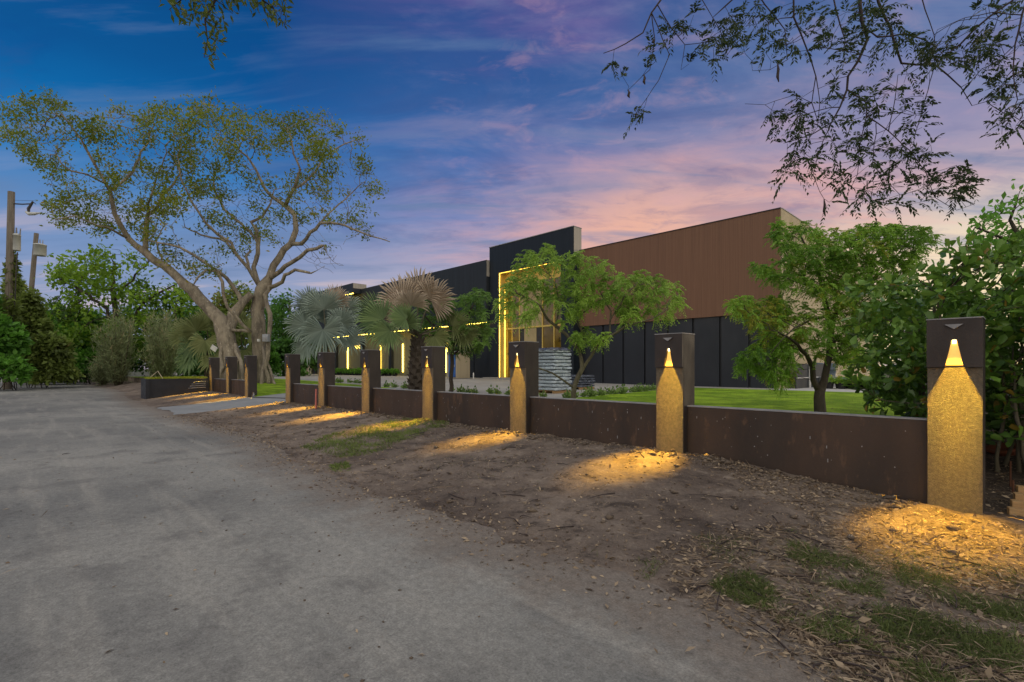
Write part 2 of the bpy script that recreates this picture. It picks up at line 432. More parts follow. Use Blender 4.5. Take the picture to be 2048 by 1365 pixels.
M['gold'] = pm('gold_lit_wall', (.68, .50, .14), (.56, .41, .11), 1.5, .55, .1, 10)  # LED light on the entrance recess put into the colour as gold
M['goldglass'] = pm('bronze_glass', (.10, .065, .012), (.22, .14, .02), .45, .12, .03, 3, spec=.8, c3=(.05, .03, .008))
M['oak'] = pm('pale_door_panel', (.40, .32, .17), (.32, .25, .13), 1.2, .6, .05, 8)
M['slat'] = pm('green_grey_slats', (.20, .19, .12), (.12, .115, .07), 2.5, .65, .5, 10, (5, 5, .06), c3=(.24, .22, .14))
M['led'] = emit('warm_led', (1, .66, .09), 4)
M['ledw'] = emit('warm_led_core', (1, .69, .09), 10)
M['concrete'] = pm('courtyard_concrete', (.34, .32, .29), (.26, .245, .225), .6, .8, .15, 30)
M['pale'] = pm('pale_yard', (.46, .45, .43), (.36, .35, .34), .5, .85, .15, 20)
M['soil'] = pm('dark_soil', (.07, .052, .04), (.035, .027, .022), 2, .9, .8, 18, c3=(.13, .1, .08))
M['earth'] = pm('earth', (.09, .08, .05), (.05, .06, .03), .3, .95, .3, 6)
M['bark'] = pm('pale_grey_bark', (.29, .25, .185), (.115, .098, .075), 3.0, .85, 1.0, 9, (1, 1, .4), c3=(.40, .355, .275))
M['barkd'] = pm('dark_brown_bark', (.075, .06, .045), (.04, .033, .026), 4, .85, .6, 25, (1, 1, .3), c3=(.12, .1, .08))
M['barkg'] = pm('mossy_bark', (.13, .115, .075), (.07, .06, .045), 5, .85, .6, 25, (1, 1, .4), c3=(.2, .19, .14))
M['twig'] = pm('dark_twig', (.045, .032, .03), (.03, .022, .022), 5, .8, .2, 30)
M['pole'] = pm('weathered_pole', (.17, .15, .12), (.10, .086, .068), 3, .9, .6, 20, (4, 4, .2), c3=(.26, .23, .19))
M['can'] = pm('pale_metal_can', (.50, .52, .50), (.40, .42, .41), 2, .45, .05, 10)
M['iron'] = pm('dark_iron', (.05, .05, .05), (.035, .03, .03), 6, .6, .1, 30)
M['rust'] = pm('rusty_bar', (.13, .055, .03), (.08, .035, .02), 14, .9, .4, 60)
M['pink'] = pm('faded_pink_paint', (.45, .15, .12), (.35, .12, .10), 9, .8, .2, 40)
M['blue'] = pm('blue_plastic', (.05, .15, .42), (.04, .11, .33), 2, .4, .05, 20)
M['cabin'] = pm('beige_plastic_siding', (.42, .36, .25), (.34, .29, .2), 2, .6, .4, 10, (5, 5, .05))
M['bag'] = pm('silver_plastic_bag', (.46, .54, .60), (.27, .33, .38), 5, .33, .9, 16, (1, 1, 2.2), spec=.6, c3=(.72, .77, .8))
M['bagd'] = pm('dark_plastic_bag', (.07, .085, .12), (.04, .05, .075), 5, .3, .9, 16, (1, 1, 2.2), spec=.6, c3=(.3, .33, .37))
M['film'] = pm('black_film', (.03, .035, .05), (.02, .022, .03), 6, .3, .8, 14, spec=.6)
M['wood'] = pm('raw_timber', (.38, .24, .11), (.27, .17, .08), 5, .75, .3, 30, (1, 6, 6))
M['terra'] = pm('terracotta', (.22, .07, .035), (.15, .05, .028), 5, .7, .3, 40)
M['potp'] = pm('black_nursery_pot', (.018, .018, .02), (.012, .012, .014), 6, .5, .05, 20)
M['white'] = pm('white_paint', (.7, .7, .68), (.6, .6, .58), 4, .5, .05, 30)
M['grey'] = pm('grey_box_paint', (.34, .36, .4), (.27, .29, .33), 4, .5, .05, 30)
M['mesh'] = pm('shade_cloth', (.035, .04, .05), (.025, .03, .036), 2, .8, .5, 16, (6, 6, .1))
M['tank'] = pm('blue_grey_drum', (.06, .085, .11), (.045, .06, .08), 2, .4, .05, 10)
M['block'] = pm('grey_block', (.25, .25, .26), (.19, .19, .2), 3, .85, .3, 30)
M['redp'] = pm('red_plastic', (.4, .035, .03), (.3, .03, .025), 3, .4, .05, 20)
L_ = {}
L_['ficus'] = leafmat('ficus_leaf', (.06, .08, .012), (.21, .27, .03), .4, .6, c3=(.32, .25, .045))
L_['bright'] = leafmat('bright_broad_leaf', (.035, .085, .012), (.22, .37, .03), .35, .5)
L_['dark'] = leafmat('dark_green_leaf', (.03, .075, .016), (.10, .24, .04), .3, .5)
L_['olive'] = leafmat('olive_vine_leaf', (.07, .095, .022), (.24, .32, .07), .35, .55, c3=(.26, .22, .07))
L_['vine'] = leafmat('green_vine_leaf', (.04, .11, .016), (.17, .40, .05), .35, .5)
L_['feather'] = leafmat('grey_green_needle', (.12, .15, .075), (.30, .35, .17), .3, .6, c3=(.36, .28, .15))
L_['lime'] = leafmat('fresh_pinnate_leaf', (.11, .21, .03), (.34, .50, .09), .4, .5)
L_['mid'] = leafmat('pinnate_leaf', (.07, .16, .02), (.26, .44, .055), .4, .5, c3=(.34, .30, .05))
L_['small'] = leafmat('small_tree_leaf', (.05, .12, .025), (.2, .34, .07), .35, .5)
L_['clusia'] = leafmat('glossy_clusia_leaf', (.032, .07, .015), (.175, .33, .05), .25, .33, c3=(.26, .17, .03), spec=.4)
L_['over'] = leafmat('dark_pinnate_leaf', (.018, .03, .016), (.055, .085, .03), .3, .55)  # very dark green leaf colour of the overhead crown
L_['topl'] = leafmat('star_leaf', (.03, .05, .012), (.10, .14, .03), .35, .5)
L_['silver'] = leafmat('silver_palm_leaf', (.15, .20, .17), (.31, .385, .33), .2, .5)
L_['pgreen'] = leafmat('green_palm_leaf', (.08, .14, .06), (.24, .34, .14), .25, .45)
L_['pbrown'] = leafmat('dead_palm_leaf', (.31, .235, .165), (.58, .49, .39), .2, .7)
L_['polive'] = leafmat('olive_palm_leaf', (.12, .15, .05), (.30, .34, .14), .25, .5)
L_['grass'] = leafmat('verge_grass_blade', (.045, .06, .018), (.15, .19, .055), .3, .6)
L_['lawn'] = leafmat('lawn_blade', (.10, .24, .015), (.24, .46, .04), .35, .6)
L_['sod'] = leafmat('lime_sod_blade', (.22, .26, .02), (.42, .44, .05), .35, .6)
L_['worn'] = leafmat('worn_grass_blade', (.06, .085, .02), (.19, .25, .06), .3, .6)
L_['litter'] = leafmat('dry_leaf', (.09, .06, .04), (.40, .31, .21), .1, .8)
L_['seed'] = leafmat('seedling_leaf', (.06, .12, .03), (.22, .32, .09), .3, .5)
# ------------------------------------------------------------------ ground
def nz(x, y, s, o=0): return mnoise.noise((x * s, y * s, o))
def inner_z(x): return .4 + .3 * sm(-15, -40, x)
def ye(x):
    e = 3.12 + .36 * nz(x, 0, .45, 3) + .13 * nz(x, 0, 2.1, 5) + .06 * nz(x, 0, 6.5, 8)
    return e + .5 * sm(-7, -12, x) + 1.1 * sm(-26, -44, x)
DX0, DX1 = -23.15, -19.2
def gz(x, y):
    if y >= 7.12:
        z = inner_z(x)
        if x > -1.9 and y < 10.5: z = .02 + (z - .02) * sm(7.3, 10.5, y) if x > -.4 else z * (1 - .5 * sm(-1.9, -.4, x) * (1 - sm(7.3, 10.5, y)))
        if DX0 <= x <= DX1: z = z * sm(3.0, 10.5, y)
        return z
    e = ye(x)
    if y <= e: return 0.
    dr = inner_z(x) * sm(3.0, 10.5, y)
    fz = .22 * sm(-.5, -3.5, x) + .06 * sm(-23, -27, x)
    a = min(1, (y - e) / .8)
    z = fz * sm(e, 6.7, y) + a * (.022 * nz(x, y, 1.7, 1) + .020 * nz(x, y, 5, 2) + .010 * nz(x, y, 14, 4)) + .012 * a
    z += .05 * sm(6.2, 6.8, y) * (1 - .6 * sm(6.85, 7.0, y)) * (.6 + .8 * nz(x, y, 3.1, 7))
    k = sm(DX0 - .25, DX0 + .15, x) * (1 - sm(DX1 - .15, DX1 + .25, x))
    return z * (1 - k) + dr * k
def groundmat_road():
    m, t, p = start('worn_concrete_road'); co = t.new('ShaderNodeTexCoord').outputs['Object']
    big = t.noise(co, .22, 5, .6); med = t.noise(co, 1.3, 7, .65); fi = t.noise(co, 70, 4, .8); spk = t.noise(co, 160, 2, .9)
    c = t.mix(t.rng(big, .3, .7), (.125, .124, .119), (.25, .24, .217))
    c = t.mix(t.math('MULTIPLY', t.rng(med, .48, .68), .6), c, (.11, .105, .10))
    st = t.noise(t.mapping(co, (.25, 2.6, 1)), 1.1, 5, .6); c = t.mix(t.math('MULTIPLY', t.rng(st, .48, .68), .5), c, (.29, .272, .24))
    e = t.new('ShaderNodeAttribute', attribute_name='verge_mix').outputs['Fac']
    ed = t.math('ADD', e, t.math('MULTIPLY', t.math('SUBTRACT', t.noise(co, 2.4, 7, .7), .5), 1.25))
    c = t.mix(t.math('MULTIPLY', t.rng(ed, .25, .95), .85), c, (.17, .138, .112))
    c = t.mix(t.math('MULTIPLY', t.rng(ed, .8, 1.2), .8), c, (.115, .09, .073))
    g1 = t.rng(fi, .3, .7, .62, 1.38, False); g2 = t.rng(t.noise(co, 17, 5, .7), .3, .7, .75, 1.25, False); gg = t.new('ShaderNodeVectorMath', operation='SCALE'); t.ln(c, gg.inputs[0]); t.ln(t.math('MULTIPLY', g1, g2), gg.inputs['Scale']); c = gg.outputs[0]
    c = t.mix(t.rng(spk, .66, .72), c, (.05, .048, .045)); c = t.mix(t.rng(spk, .33, .27), c, (.38, .36, .33))
    oil = t.noise(t.mapping(co, (1, 1, 1), (4, 9, 0)), .9, 3, .5); c = t.mix(t.math('MULTIPLY', t.rng(oil, .62, .72), .35), c, (.075, .072, .07))
    t.ln(c, p.inputs['Base Color']); p.inputs['Roughness'].default_value = .85; p.inputs['Specular IOR Level'].default_value = .25
    b = t.new('ShaderNodeBump'); b.inputs['Strength'].default_value = .5; b.inputs['Distance'].default_value = .006
    t.ln(t.math('ADD', fi, t.math('MULTIPLY', med, 2.0)), b.inputs['Height']); t.ln(b.outputs[0], p.inputs['Normal']); return m
def groundmat_dirt():
    m, t, p = start('trodden_dirt'); co = t.new('ShaderNodeTexCoord').outputs['Object']
    big = t.noise(co, .55, 6, .65); med = t.noise(co, 3.2, 8, .7); fi = t.noise(co, 38, 6, .8); chips = t.noise(t.mapping(co, (1, 1, 1), (3, 1, 0)), 55, 3, .6)
    c = t.mix(t.rng(big, .35, .65), (.205, .162, .130), (.105, .080, .066))
    c = t.mix(t.math('MULTIPLY', t.rng(med, .5, .66), .8), c, (.048, .037, .032))
    c = t.mix(t.math('MULTIPLY', t.rng(med, .46, .3), .6), c, (.30, .245, .195))
    c = t.mix(.65, c, t.mix(fi, (0, 0, 0), (1, 1, 1)), 'OVERLAY')
    c = t.mix(t.math('MULTIPLY', t.rng(chips, .64, .7), .7), c, (.36, .30, .23))
    t.ln(c, p.inputs['Base Color']); p.inputs['Roughness'].default_value = .95; p.inputs['Specular IOR Level'].default_value = .15
    b = t.new('ShaderNodeBump'); b.inputs['Strength'].default_value = 1.0; b.inputs['Distance'].default_value = .022
    t.ln(t.math('ADD', t.math('MULTIPLY', fi, .7), t.math('MULTIPLY', med, 1.5)), b.inputs['Height']); t.ln(b.outputs[0], p.inputs['Normal']); return m
def groundmat_lawn():
    m, t, p = start('mown_lawn'); co = t.new('ShaderNodeTexCoord').outputs['Object']
    c = t.mix(t.rng(t.noise(co, .8, 7, .7), .38, .62), (.11, .19, .014), (.28, .41, .03))
    c = t.mix(t.math('MULTIPLY', t.rng(t.noise(t.mapping(co, (1, 2, 1)), 4, 6, .7), .52, .75), .6), c, (.10, .17, .015))
    c = t.mix(.45, c, t.mix(t.noise(co, 60, 4, .8), (0, 0, 0), (1, 1, 1)), 'OVERLAY')
    t.ln(c, p.inputs['Base Color']); p.inputs['Roughness'].default_value = .9; p.inputs['Specular IOR Level'].default_value = .1
    b = t.new('ShaderNodeBump'); b.inputs['Strength'].default_value = 1; b.inputs['Distance'].default_value = .04
    t.ln(t.noise(co, 45, 5, .8), b.inputs['Height']); t.ln(b.outputs[0], p.inputs['Normal']); return m
M['road'] = groundmat_road(); M['dirt'] = groundmat_dirt(); M['lawn'] = groundmat_lawn()
M['drive'] = pm('smooth_driveway_concrete', (.24, .245, .25), (.19, .195, .2), 1.1, .75, .15, 60, c3=(.22, .21, .2), fine=.25)
def grid_obj(name, X, Y, mat, kind='structure', keep=None, edge=None):
    ny, nx = X.shape; Z = np.array([gz(x, y) for x, y in zip(X.ravel(), Y.ravel())])
    V = np.stack([X.ravel(), Y.ravel(), Z], 1); i = np.arange(ny * nx).reshape(ny, nx)
    Fc = np.stack([i[:-1, :-1], i[:-1, 1:], i[1:, 1:], i[1:, :-1]], 2).reshape(-1, 4)
    if keep is not None:
        cx = V[Fc].mean(1); Fc = Fc[keep(cx)]
        u, inv = np.unique(Fc, return_inverse=True); V = V[u]; Fc = inv.reshape(Fc.shape)
        if edge is not None: edge = edge.ravel()[u]
    o = np_mesh(name, V, Fc, mat, None, None, True)
    if edge is not None:
        a = o.data.attributes.new('verge_mix', 'FLOAT', 'POINT'); a.data.foreach_set('value', np.ascontiguousarray(edge.ravel(), np.float32))
    return tag(o, kind=kind)
tag(MB().poly([(-900, -900, -.08), (900, -900, -.08), (900, 900, -.08), (-900, 900, -.08)]).build('ground', M['earth']), kind='structure')
xs = np.concatenate([np.arange(-170, -60, 5), np.arange(-60, -27, .6), np.arange(-27, -9, .17), np.arange(-9, 2.5, .07), np.arange(2.5, 30, .8)])
E = np.array([ye(x) for x in xs])
off = np.array([60, 40, 20, 10, 5, 3, 2, 1.5, 1.1, .8, .5, .3, .15, 0])
X = np.repeat(xs[None], len(off), 0); Y = E[None] - off[:, None]
grid_obj('road', X, Y, M['road'], edge=np.clip(1 - off[:, None] / 1.5, 0, 1) * np.ones_like(X))
v = np.linspace(0, 1, 60); Y = E[None] + (7.12 - E[None]) * v[:, None]; X = np.repeat(xs[None], 60, 0)
wig = np.array([[.22 * nz(x, y, 1.4, 9) * sm(-26, -24.5, x) * (1 - sm(-18.5, -17, x)) for x, y in zip(r, q)] for r, q in zip(X, Y)])
X = X + wig; isd = lambda c: (c[:, 0] > DX0) & (c[:, 0] < DX1)
grid_obj('dirt_verge', X, Y, M['dirt'], keep=lambda c: ~isd(c)); grid_obj('driveway', X, Y, M['drive'], keep=isd)
def sheet(name, x0, x1, y0, y1, nx, ny, mat):
    ys = np.linspace(y0, y1, ny); u = np.linspace(0, 1, nx); f = lambda g, y: g(y) if callable(g) else g
    X = np.array([[f(x0, y) + (f(x1, y) - f(x0, y)) * a for a in u] for y in ys]); Y = np.repeat(ys[:, None], nx, 1)
    return grid_obj(name, X, Y, mat)
xl = lambda y: -10.8 - .15 * (y - 8) + .15 * nz(y, 0, .8)
sheet('driveway', DX0, DX1, 7.12, 14, 8, 24, M['drive'])
sheet('planting_bed', DX1, xl, 7.12, 14, 20, 14, M['soil'])
sheet('lawn', xl, -1.8, 7.12, 12, 40, 20, M['lawn']); sheet('lawn', xl, -1.8, 12, 27.4, 40, 40, M['lawn'])
sheet('mulch_bed', -1.8, 16, 7.12, 27.4, 50, 60, M['soil'])
sheet('lawn', -60, DX0, 7.12, 14, 40, 10, M['lawn'])
sheet('forecourt', -90, xl, 14, 27.4, 40, 20, M['concrete']); sheet('forecourt', -90, -9.2, 27.4, 29.6, 60, 4, M['concrete'])
sheet('side_yard', -9.2, 40, 27.4, 75, 20, 10, M['pale'])
# ------------------------------------------------------------------ fence posts with lamps
AMBER = (1.0, .55, .04)
M['lens'] = emit('amber_lens', (1, .58, .13), .75); M['lensc'] = emit('amber_lens_core', (1, .80, .36), 6)
def lamp(name, parent, loc, target, power, size, blend, radius=.012, fall='Constant', sx=1):
    l = bpy.data.lights.new(name, 'SPOT'); l.energy = power; l.color = AMBER; l.spot_size = math.radians(size); l.spot_blend = blend; l.shadow_soft_size = radius
    l.use_nodes = True; t = NT(l.node_tree); e = t.n['Emission']; fo = t.new('ShaderNodeLightFalloff'); fo.inputs[0].default_value = 1; t.ln(fo.outputs[fall], e.inputs['Strength'])
    o = bpy.data.objects.new(name, l); o.location = loc; o.rotation_euler = (Vector(target) - Vector(loc)).to_track_quat('-Z', 'Y').to_euler(); o.scale = (sx, 1, 1); return link(o, parent)
def make_post():
    t = thing('fence_post', 'x', 'fence post', (0, 7.1, 0), 'dark lamp posts along the street fence')
    MB().box(-.22, .22, -.15, .2, -.3, 2.008).build('post_body', M['post'], t, bevel=.006)
    MB().box(-.216, .216, -.168, -.152, -.3, 1.508).build('lower_face', M['rough'], t)
    MB().box(-.224, .224, -.204, .204, 2.0105, 2.022).build('cap', M['cap'], t)
    # lamp housing: a plate with a tall tapering notch
    h = MB().prism([(a, -.2, b) for a, b in ((-.22, 1.512), (-.0745, 1.512), (-.02, 1.80), (.02, 1.80), (.0745, 1.512), (.22, 1.512), (.22, 2.008), (-.22, 2.008))], (0, .048, 0)).build('lamp_housing', M['post'], t)
    MB().box(-.073, .073, -.203, -.198, 1.513, 1.532).build('lip', M['iron'], h)
    MB().poly([(-.073, -.156, 1.515), (.073, -.156, 1.515), (.021, -.156, 1.79), (-.021, -.156, 1.79)]).build('lens', M['lens'], h)
    MB().box(-.016, .016, -.175, -.16, 1.755, 1.795).build('lamp_core', M['lensc'], h)
    MB().prism([(-.075, -.2, 1.955), (.075, -.2, 1.955), (0, -.2, 1.905)], (0, -.022, 0)).build('hood', M['cap'], h)
    lamp('beam', t, (0, -.235, 1.66), (0, -.95, .2), 560, 66, 1.0, .03, 'Linear', .66)
    lamp('grazer', t, (0, -.1905, 1.695), (0, -.030, .695), 1200, 17, .3, .011, 'Constant', 9)
    lamp('wash_fill', t, (0, -.62, 1.5), (0, -.18, .35), 75, 66, 1.0, .03, 'Linear', .40)  # added spot hung out in front, brightens the lower face and post foot
    return t
PX = [-.53, -3.74, -6.95, -10.0, -13.04, -15.96, -18.81, -23.55, -26.35, -29.3]
PL = ['tall dark lamp post nearest the glossy broad-leaved hedge, its rough face glowing gold',
      'dark lamp post standing before the black wall panels and green lawn',
      'dark lamp post beside the stack of silver bags',
      'dark lamp post right beside the rough palm trunk',
      'dark lamp post with the glowing strip-lit wall behind it, beyond the palm trunk',
      'dark lamp post next to the pink marker stake, below the silver palm',
      'dark lamp post at the driveway edge, ending the long fence run',
      'black lamp post across the driveway, in front of the upright grey tree trunk',
      'black lamp post in the middle of the short fence beyond the driveway',
      'black post at the corner of the raised grass planter']
post = make_post(); post['label'] = PL[0]; post.location = (PX[0], 7.1, 0)
for x, l in zip(PX[1:], PL[1:]):
    r = dup(post, (x, 7.1, .03 if x < -20 else 0), None, l)
    for c in r.children:     # no two lamps burn quite alike
        if c.type == 'LIGHT': c.data = c.data.copy(); c.data.energy *= rng.uniform(.72, 1.12); c.rotation_euler[1] += rng.normal() * (.03 if c.name.startswith('beam') else 0)
WL = ['low dark wall with pale specks running from the broad-leaved hedge to the next post', 'low dark wall in front of the green lawn and the forked slender tree', 'low dark wall between the stacked bags and the palm trunk',
      'low dark wall starting at the rough palm trunk', 'low dark wall just behind the pink marker stake', 'short low dark wall ending at the driveway']
def fence_wall(x0, x1, label, top=.933):
    mb = MB(); n = 12; t = thing('fence_wall', label, 'fence wall', ((x0 + x1) / 2, 7.05, 0), 'low dark walls between the fence posts')
    put(MB().box(x0, x1, 7.05, 7.19, -.3, top), 'wall_panel', M['wall'], t, bevel=.008)
    put(MB().box(x0, x1, 7.043, 7.197, top + .001, top + .016), 'lit_top_edge', M['cap'], t)  # light on the wall's top edge put into colour as a pale strip
    s = MB()
    for k in range(int(26 * (x1 - x0) / 3)):
        x = rng.uniform(x0 + .05, x1 - .05); z = rng.uniform(.3, top - .08); r = rng.uniform(.002, .006); h = r * rng.choice([1, 1, 1.5, 4]); s.box(x - r, x + r, 7.045, 7.0485, z - h, z + h)
    o = put(s, 'paint_speck', M['cap'], t); o['kind'] = 'stuff'
for i in range(6): fence_wall(PX[i + 1] + .222, PX[i] - .222, WL[i])
fence_wall(PX[8] + .222, PX[7] - .222, 'low dark wall below the tangled roots, between the two lit posts beyond the driveway', .96)
fence_wall(PX[9] + .222, PX[8] - .222, 'low black wall joining the raised planter, beyond the driveway', .96)
# raised planter running out to the road
t = thing('raised_planter', 'long black raised planter box topped with bright grass beyond the driveway', 'planter', (-32, 5.6, .15))
put(MB().box(-29.6, -29.45, 4.2, 6.88, -.1, .98).box(-29.45, -29.2, 4.2, 4.35, -.1, .98).box(-30.55, -29.6, 4.2, 4.35, -.1, .98).box(-30.55, -30.4, 4.352, 6.88, -.1, .98), 'planter_wall', M['black'], t)
# closed front: the face seen from the street
put(MB().box(-29.46, -29.3, 4.352, 6.88, -.1, .978), 'planter_side', M['black'], t)
put(MB().box(-30.398, -29.602, 4.352, 6.88, .3, .94), 'planter_grass', M['lawn'], t)
t = thing('wooden_tripod', 'small tripod of pale sticks standing on the raised planter', 'tripod', (-29.95, 4.8, .94))
for k in range(3):
    a = k * 2.09 + .4; MB().tube([(math.cos(a) * .42, math.sin(a) * .42, 0), (0, 0, .42)], .014, 5).build('leg', M['cabin'], t)
t = thing('pipe_stack', 'few white pipe ends poking from the black wall by the planter corner', 'pipes', (-29.28, 6.5, .3))
for k in range(4): MB().tube([(.0, -.55 + .07 * k, .2 + .1 * k), (.05, .2, .24 + .1 * k)], .014, 6).build('pipe', M['cap'], t)
# ------------------------------------------------------------------ building
B = thing('warehouse_building', 'long flat-roofed dark building with brown ribbed upper facade and glowing glass entrance', 'building', (-40, 35, .4))
XR = -9.23
put(MB().box(-22.9, XR - .03, 29.2, 29.33, 4.55, 10.1), 'brown_facade', M['brown'], B)
put(MB().box(XR - .19, XR, 29.203, 51, .1, 10.097), 'side_wall', M['beige'], B)
put(MB().box(-73, XR - .2, 29.5, 50.9, .1, 9.9), 'building_body', M['charcoal'], B)
put(MB().box(-22.9, XR - .02, 29.16, 29.36, 10.102, 10.15), 'roof_edge', M['black'], B)
put(MB().box(XR - .2, XR + .03, 29.37, 51, 10.102, 10.15), 'roof_edge', M['cap'], B)
x = XR - .1; put(MB().box(-22.87, XR - .2, 29.44, 29.49, .1, 4.545), 'joint_backing', M['black'], B)
w = 1.66
for k in range(8):
    put(MB().box(max(-22.85, x - w + .14), x, 29.33, 29.42, .2, 4.545), 'wall_panel', M['panel'], B, bevel=.004); x -= w
put(MB().box(-22.86, XR - .195, 29.31, 29.44, 4.551, 4.60), 'drip_flashing', M['black'], B)
# entrance tower
TX0, TX1, OX0, OX1, TZ, OZ = -31.98, -22.87, -30.8, -24.06, 11.75, 9.46
mb = MB(); mb.box(TX0, OX0, 28.5, 29.4, .1, TZ).box(OX1, TX1, 28.5, 29.4, .1, TZ).box(OX0 + .001, OX1 - .001, 28.501, 29.4, OZ, TZ)
tw = put(mb, 'entrance_tower', M['navy'], B)
put(MB().box(TX1 + .001, TX1 + .02, 28.54, 29.4, 9.9, TZ - .02), 'end_panel', M['beigegrey'], tw)
put(MB().box(TX0 - .03, TX1 + .03, 28.46, 29.44, TZ + .001, TZ + .05), 'tower_cap', M['cap'], tw)
put(MB().box(OX0 + .001, OX0 + .02, 28.52, 29.3, .4, OZ).box(OX1 - .02, OX1 - .001, 28.52, 29.3, .4, OZ).box(OX0 + .021, OX1 - .021, 28.52, 29.3, OZ - .02, OZ - .001), 'recess_lining', M['gold'], tw)
en = B
put(MB().box(OX0 + .02, OX1 - .02, 29.26, 29.3, 8.45, OZ - .021), 'header_panel', M['gold'], B)
cols = [OX0 + .02, -29.1, -26.55, -25.35, OX1 - .02]
for a, b in zip(cols[:-1], cols[1:]):
    for z0, z1 in ((.62, 4.74), (4.86, 6.6), (6.66, 8.44)):
        if a == -29.1: continue
        put(MB().box(a + .04, b - .04, 29.27, 29.29, z0, z1), 'glass_pane', M['goldglass'], B)
put(MB().box(-29.06, -26.6, 29.25, 29.29, 4.86, 8.44), 'oak_panel', M['oak'], B)
for a in cols[1:-1]: put(MB().box(a - .04, a + .04, 29.2, 29.262, .62, 8.45), 'mullion', M['gold'], B)
put(MB().box(OX0 + .02, OX1 - .02, 29.19, 29.258, 4.74, 4.86), 'transom', M['gold'], B)
d = put(MB().box(-28.55, -27.2, 29.22, 29.262, .62, 4.7), 'entrance_door', M['oak'], B)
put(MB().box(-27.42, -27.36, 29.13, 29.2, 1.4, 2.6), 'handle', M['iron'], d)
put(MB().box(-28.98, -28.6, 29.23, 29.27, .62, 4.72).box(-27.15, -26.65, 29.23, 29.27, .62, 4.72), 'door_surround', M['iron'], B)
put(MB().box(-31.95, -24, 27.7, 28.49, .3, .74), 'entrance_step', M['concrete'], B, bevel=.01)
for bx in ((OX0 + .03, OX0 + .05, 28.53, 28.55, .76, OZ - .04), (OX0 + .05, OX0 + .07, 29.14, 29.16, .76, 8.4), (OX0 + .1, OX1 - .1, 28.54, 28.58, OZ - .05, OZ - .03)):
    put(MB().box(*bx), 'led_strip', M['ledw'] if bx[1] < -30 else M['led'], B)
# wing to the far side of the tower
put(MB().box(-71, -32.03, 28.2, 29.4, 5.42, 10.7), 'wing_facade', M['charcoal'], B)
put(MB().box(-32.028, -32.01, 28.22, 29.38, 9.3, 10.69), 'end_panel', M['beigegrey'], B)
put(MB().box(-71, -32.05, 28.23, 28.29, 5.36, 5.418), 'led_strip', M['ledw'], B)
f = put(MB().box(-66, -54.07, 27.2, 28.198, 10.15, 11.3).box(-66, -54.07, 28.199, 28.9, 10.703, 11.3), 'roof_fascia', M['charcoal'], B)
put(MB().box(-54.068, -54.05, 27.22, 28.88, 10.72, 11.29), 'end_panel', M['beigegrey'], f)
put(MB().box(-65.9, -54.1, 27.22, 27.28, 10.08, 10.148), 'led_strip', M['ledw'], B)
cx = [-73, -69, -62.6, -55.6, -49.1, -43.2, -37.6, -32.02]
for k in range(7):
    a, b = cx[k], cx[k + 1]
    put(MB().box(a, a + .55, 28.9, 29.46, .3, 5.36), 'wall_column', M['charcoal'], B)
    if k < 6: put(MB().box(a + .551, b - .001, 29.2, 29.4, .3, 5.36), 'slatted_wall', M['slat'], B)
    else:
        put(MB().box(a + .551, -34.9, 29.2, 29.4, .3, 5.36), 'wall_panel', M['panel'], B); put(MB().box(-34.8, b - .001, 29.2, 29.4, .3, 5.36), 'wall_panel', M['panel'], B)
for xx in (-65.8, -59.3, -51.3, -46.6, -38.9):
    put(MB().box(xx - .06, xx + .06, 29.1, 29.18, 1.1, 4.1), 'led_strip', M['ledw'], B)
put(MB().box(-57.3, -56.1, 29.08, 29.14, 3.9, 4.3), 'led_strip', M['led'], B)
for k in range(3): put(MB().box(-73.02 + k * 1.3, -71.9 + k * 1.3, 28.7 - .02 * k, 28.76 - .02 * k, .4, 4.0), 'leaning_board', M['cabin'], B)
wl = put(MB().prism([(XR + .001, 42.5, 3.6), (XR + .001, 43.2, 3.6), (XR + .001, 42.85, 4.15)], (.25, 0, -.1)), 'wall_lamp', M['iron'], B)
# ------------------------------------------------------------------ things in the yard
t = thing('portable_cabin', 'beige portable cabin with a blue door on the forecourt', 'cabin', (-34.0, 26.7, inner_z(-34)))
put(MB().box(-34.69, -33.3, 26, 27.45, .66, 2.86), 'cabin_wall', M['cabin'], t, bevel=.02)
d = put(MB().box(-34.35, -33.42, 25.95, 25.998, .75, 2.75), 'door', M['blue'], t, bevel=.01)
put(MB().box(-33.56, -33.5, 25.92, 25.949, 1.6, 1.8), 'handle', M['grey'], d)
put(MB().box(-34.74, -33.25, 25.94, 27.5, 2.862, 2.93), 'roof', M['white'], t, bevel=.02)
put(MB().box(-34.9, -33.0, 25.5, 27.6, .5, .655), 'skid_base', M['iron'], t)
p_ = W(947, 757, 42); t = tag(MB().lathe((0, 0, 0), [(.05, 0), (.05, .48), (.03, .52)], 10).build('pipe_bollard', M['white']), 'thin white pipe bollard standing near the dark wall on the forecourt', 'bollard'); t.location = (p_.x, p_.y, .62)
def bag_mesh(name, lx, ly, lz, mat, seed):
    bm = bmesh.new(); bmesh.ops.create_cube(bm, size=1); bmesh.ops.subdivide_edges(bm, edges=bm.edges[:], cuts=7, use_grid_fill=True)
    for v in bm.verts:
        c = v.co; ex = max(abs(c.x), abs(c.y)) * 2; sq = 1 - .42 * max(0, ex - .55) / .45
        q = Vector((c.x * lx, c.y * ly, c.z * lz * sq)); nn = mnoise.noise_vector(Vector((q.x * 4 + seed, q.y * 4, q.z * 9))) * .03 + mnoise.noise_vector(Vector((q.x * 13, q.y * 13 + seed, q.z * 20))) * .012
        r = .06 * max(0, abs(c.x) * 2 - .9 + abs(c.y) * 2 - .9); q.x *= 1 - r; q.y *= 1 - r; v.co = q + nn
    me = bpy.data.meshes.new(name); bm.to_mesh(me); bm.free(); me.materials.append(mat); me.polygons.foreach_set('use_smooth', [True] * len(me.polygons)); return me
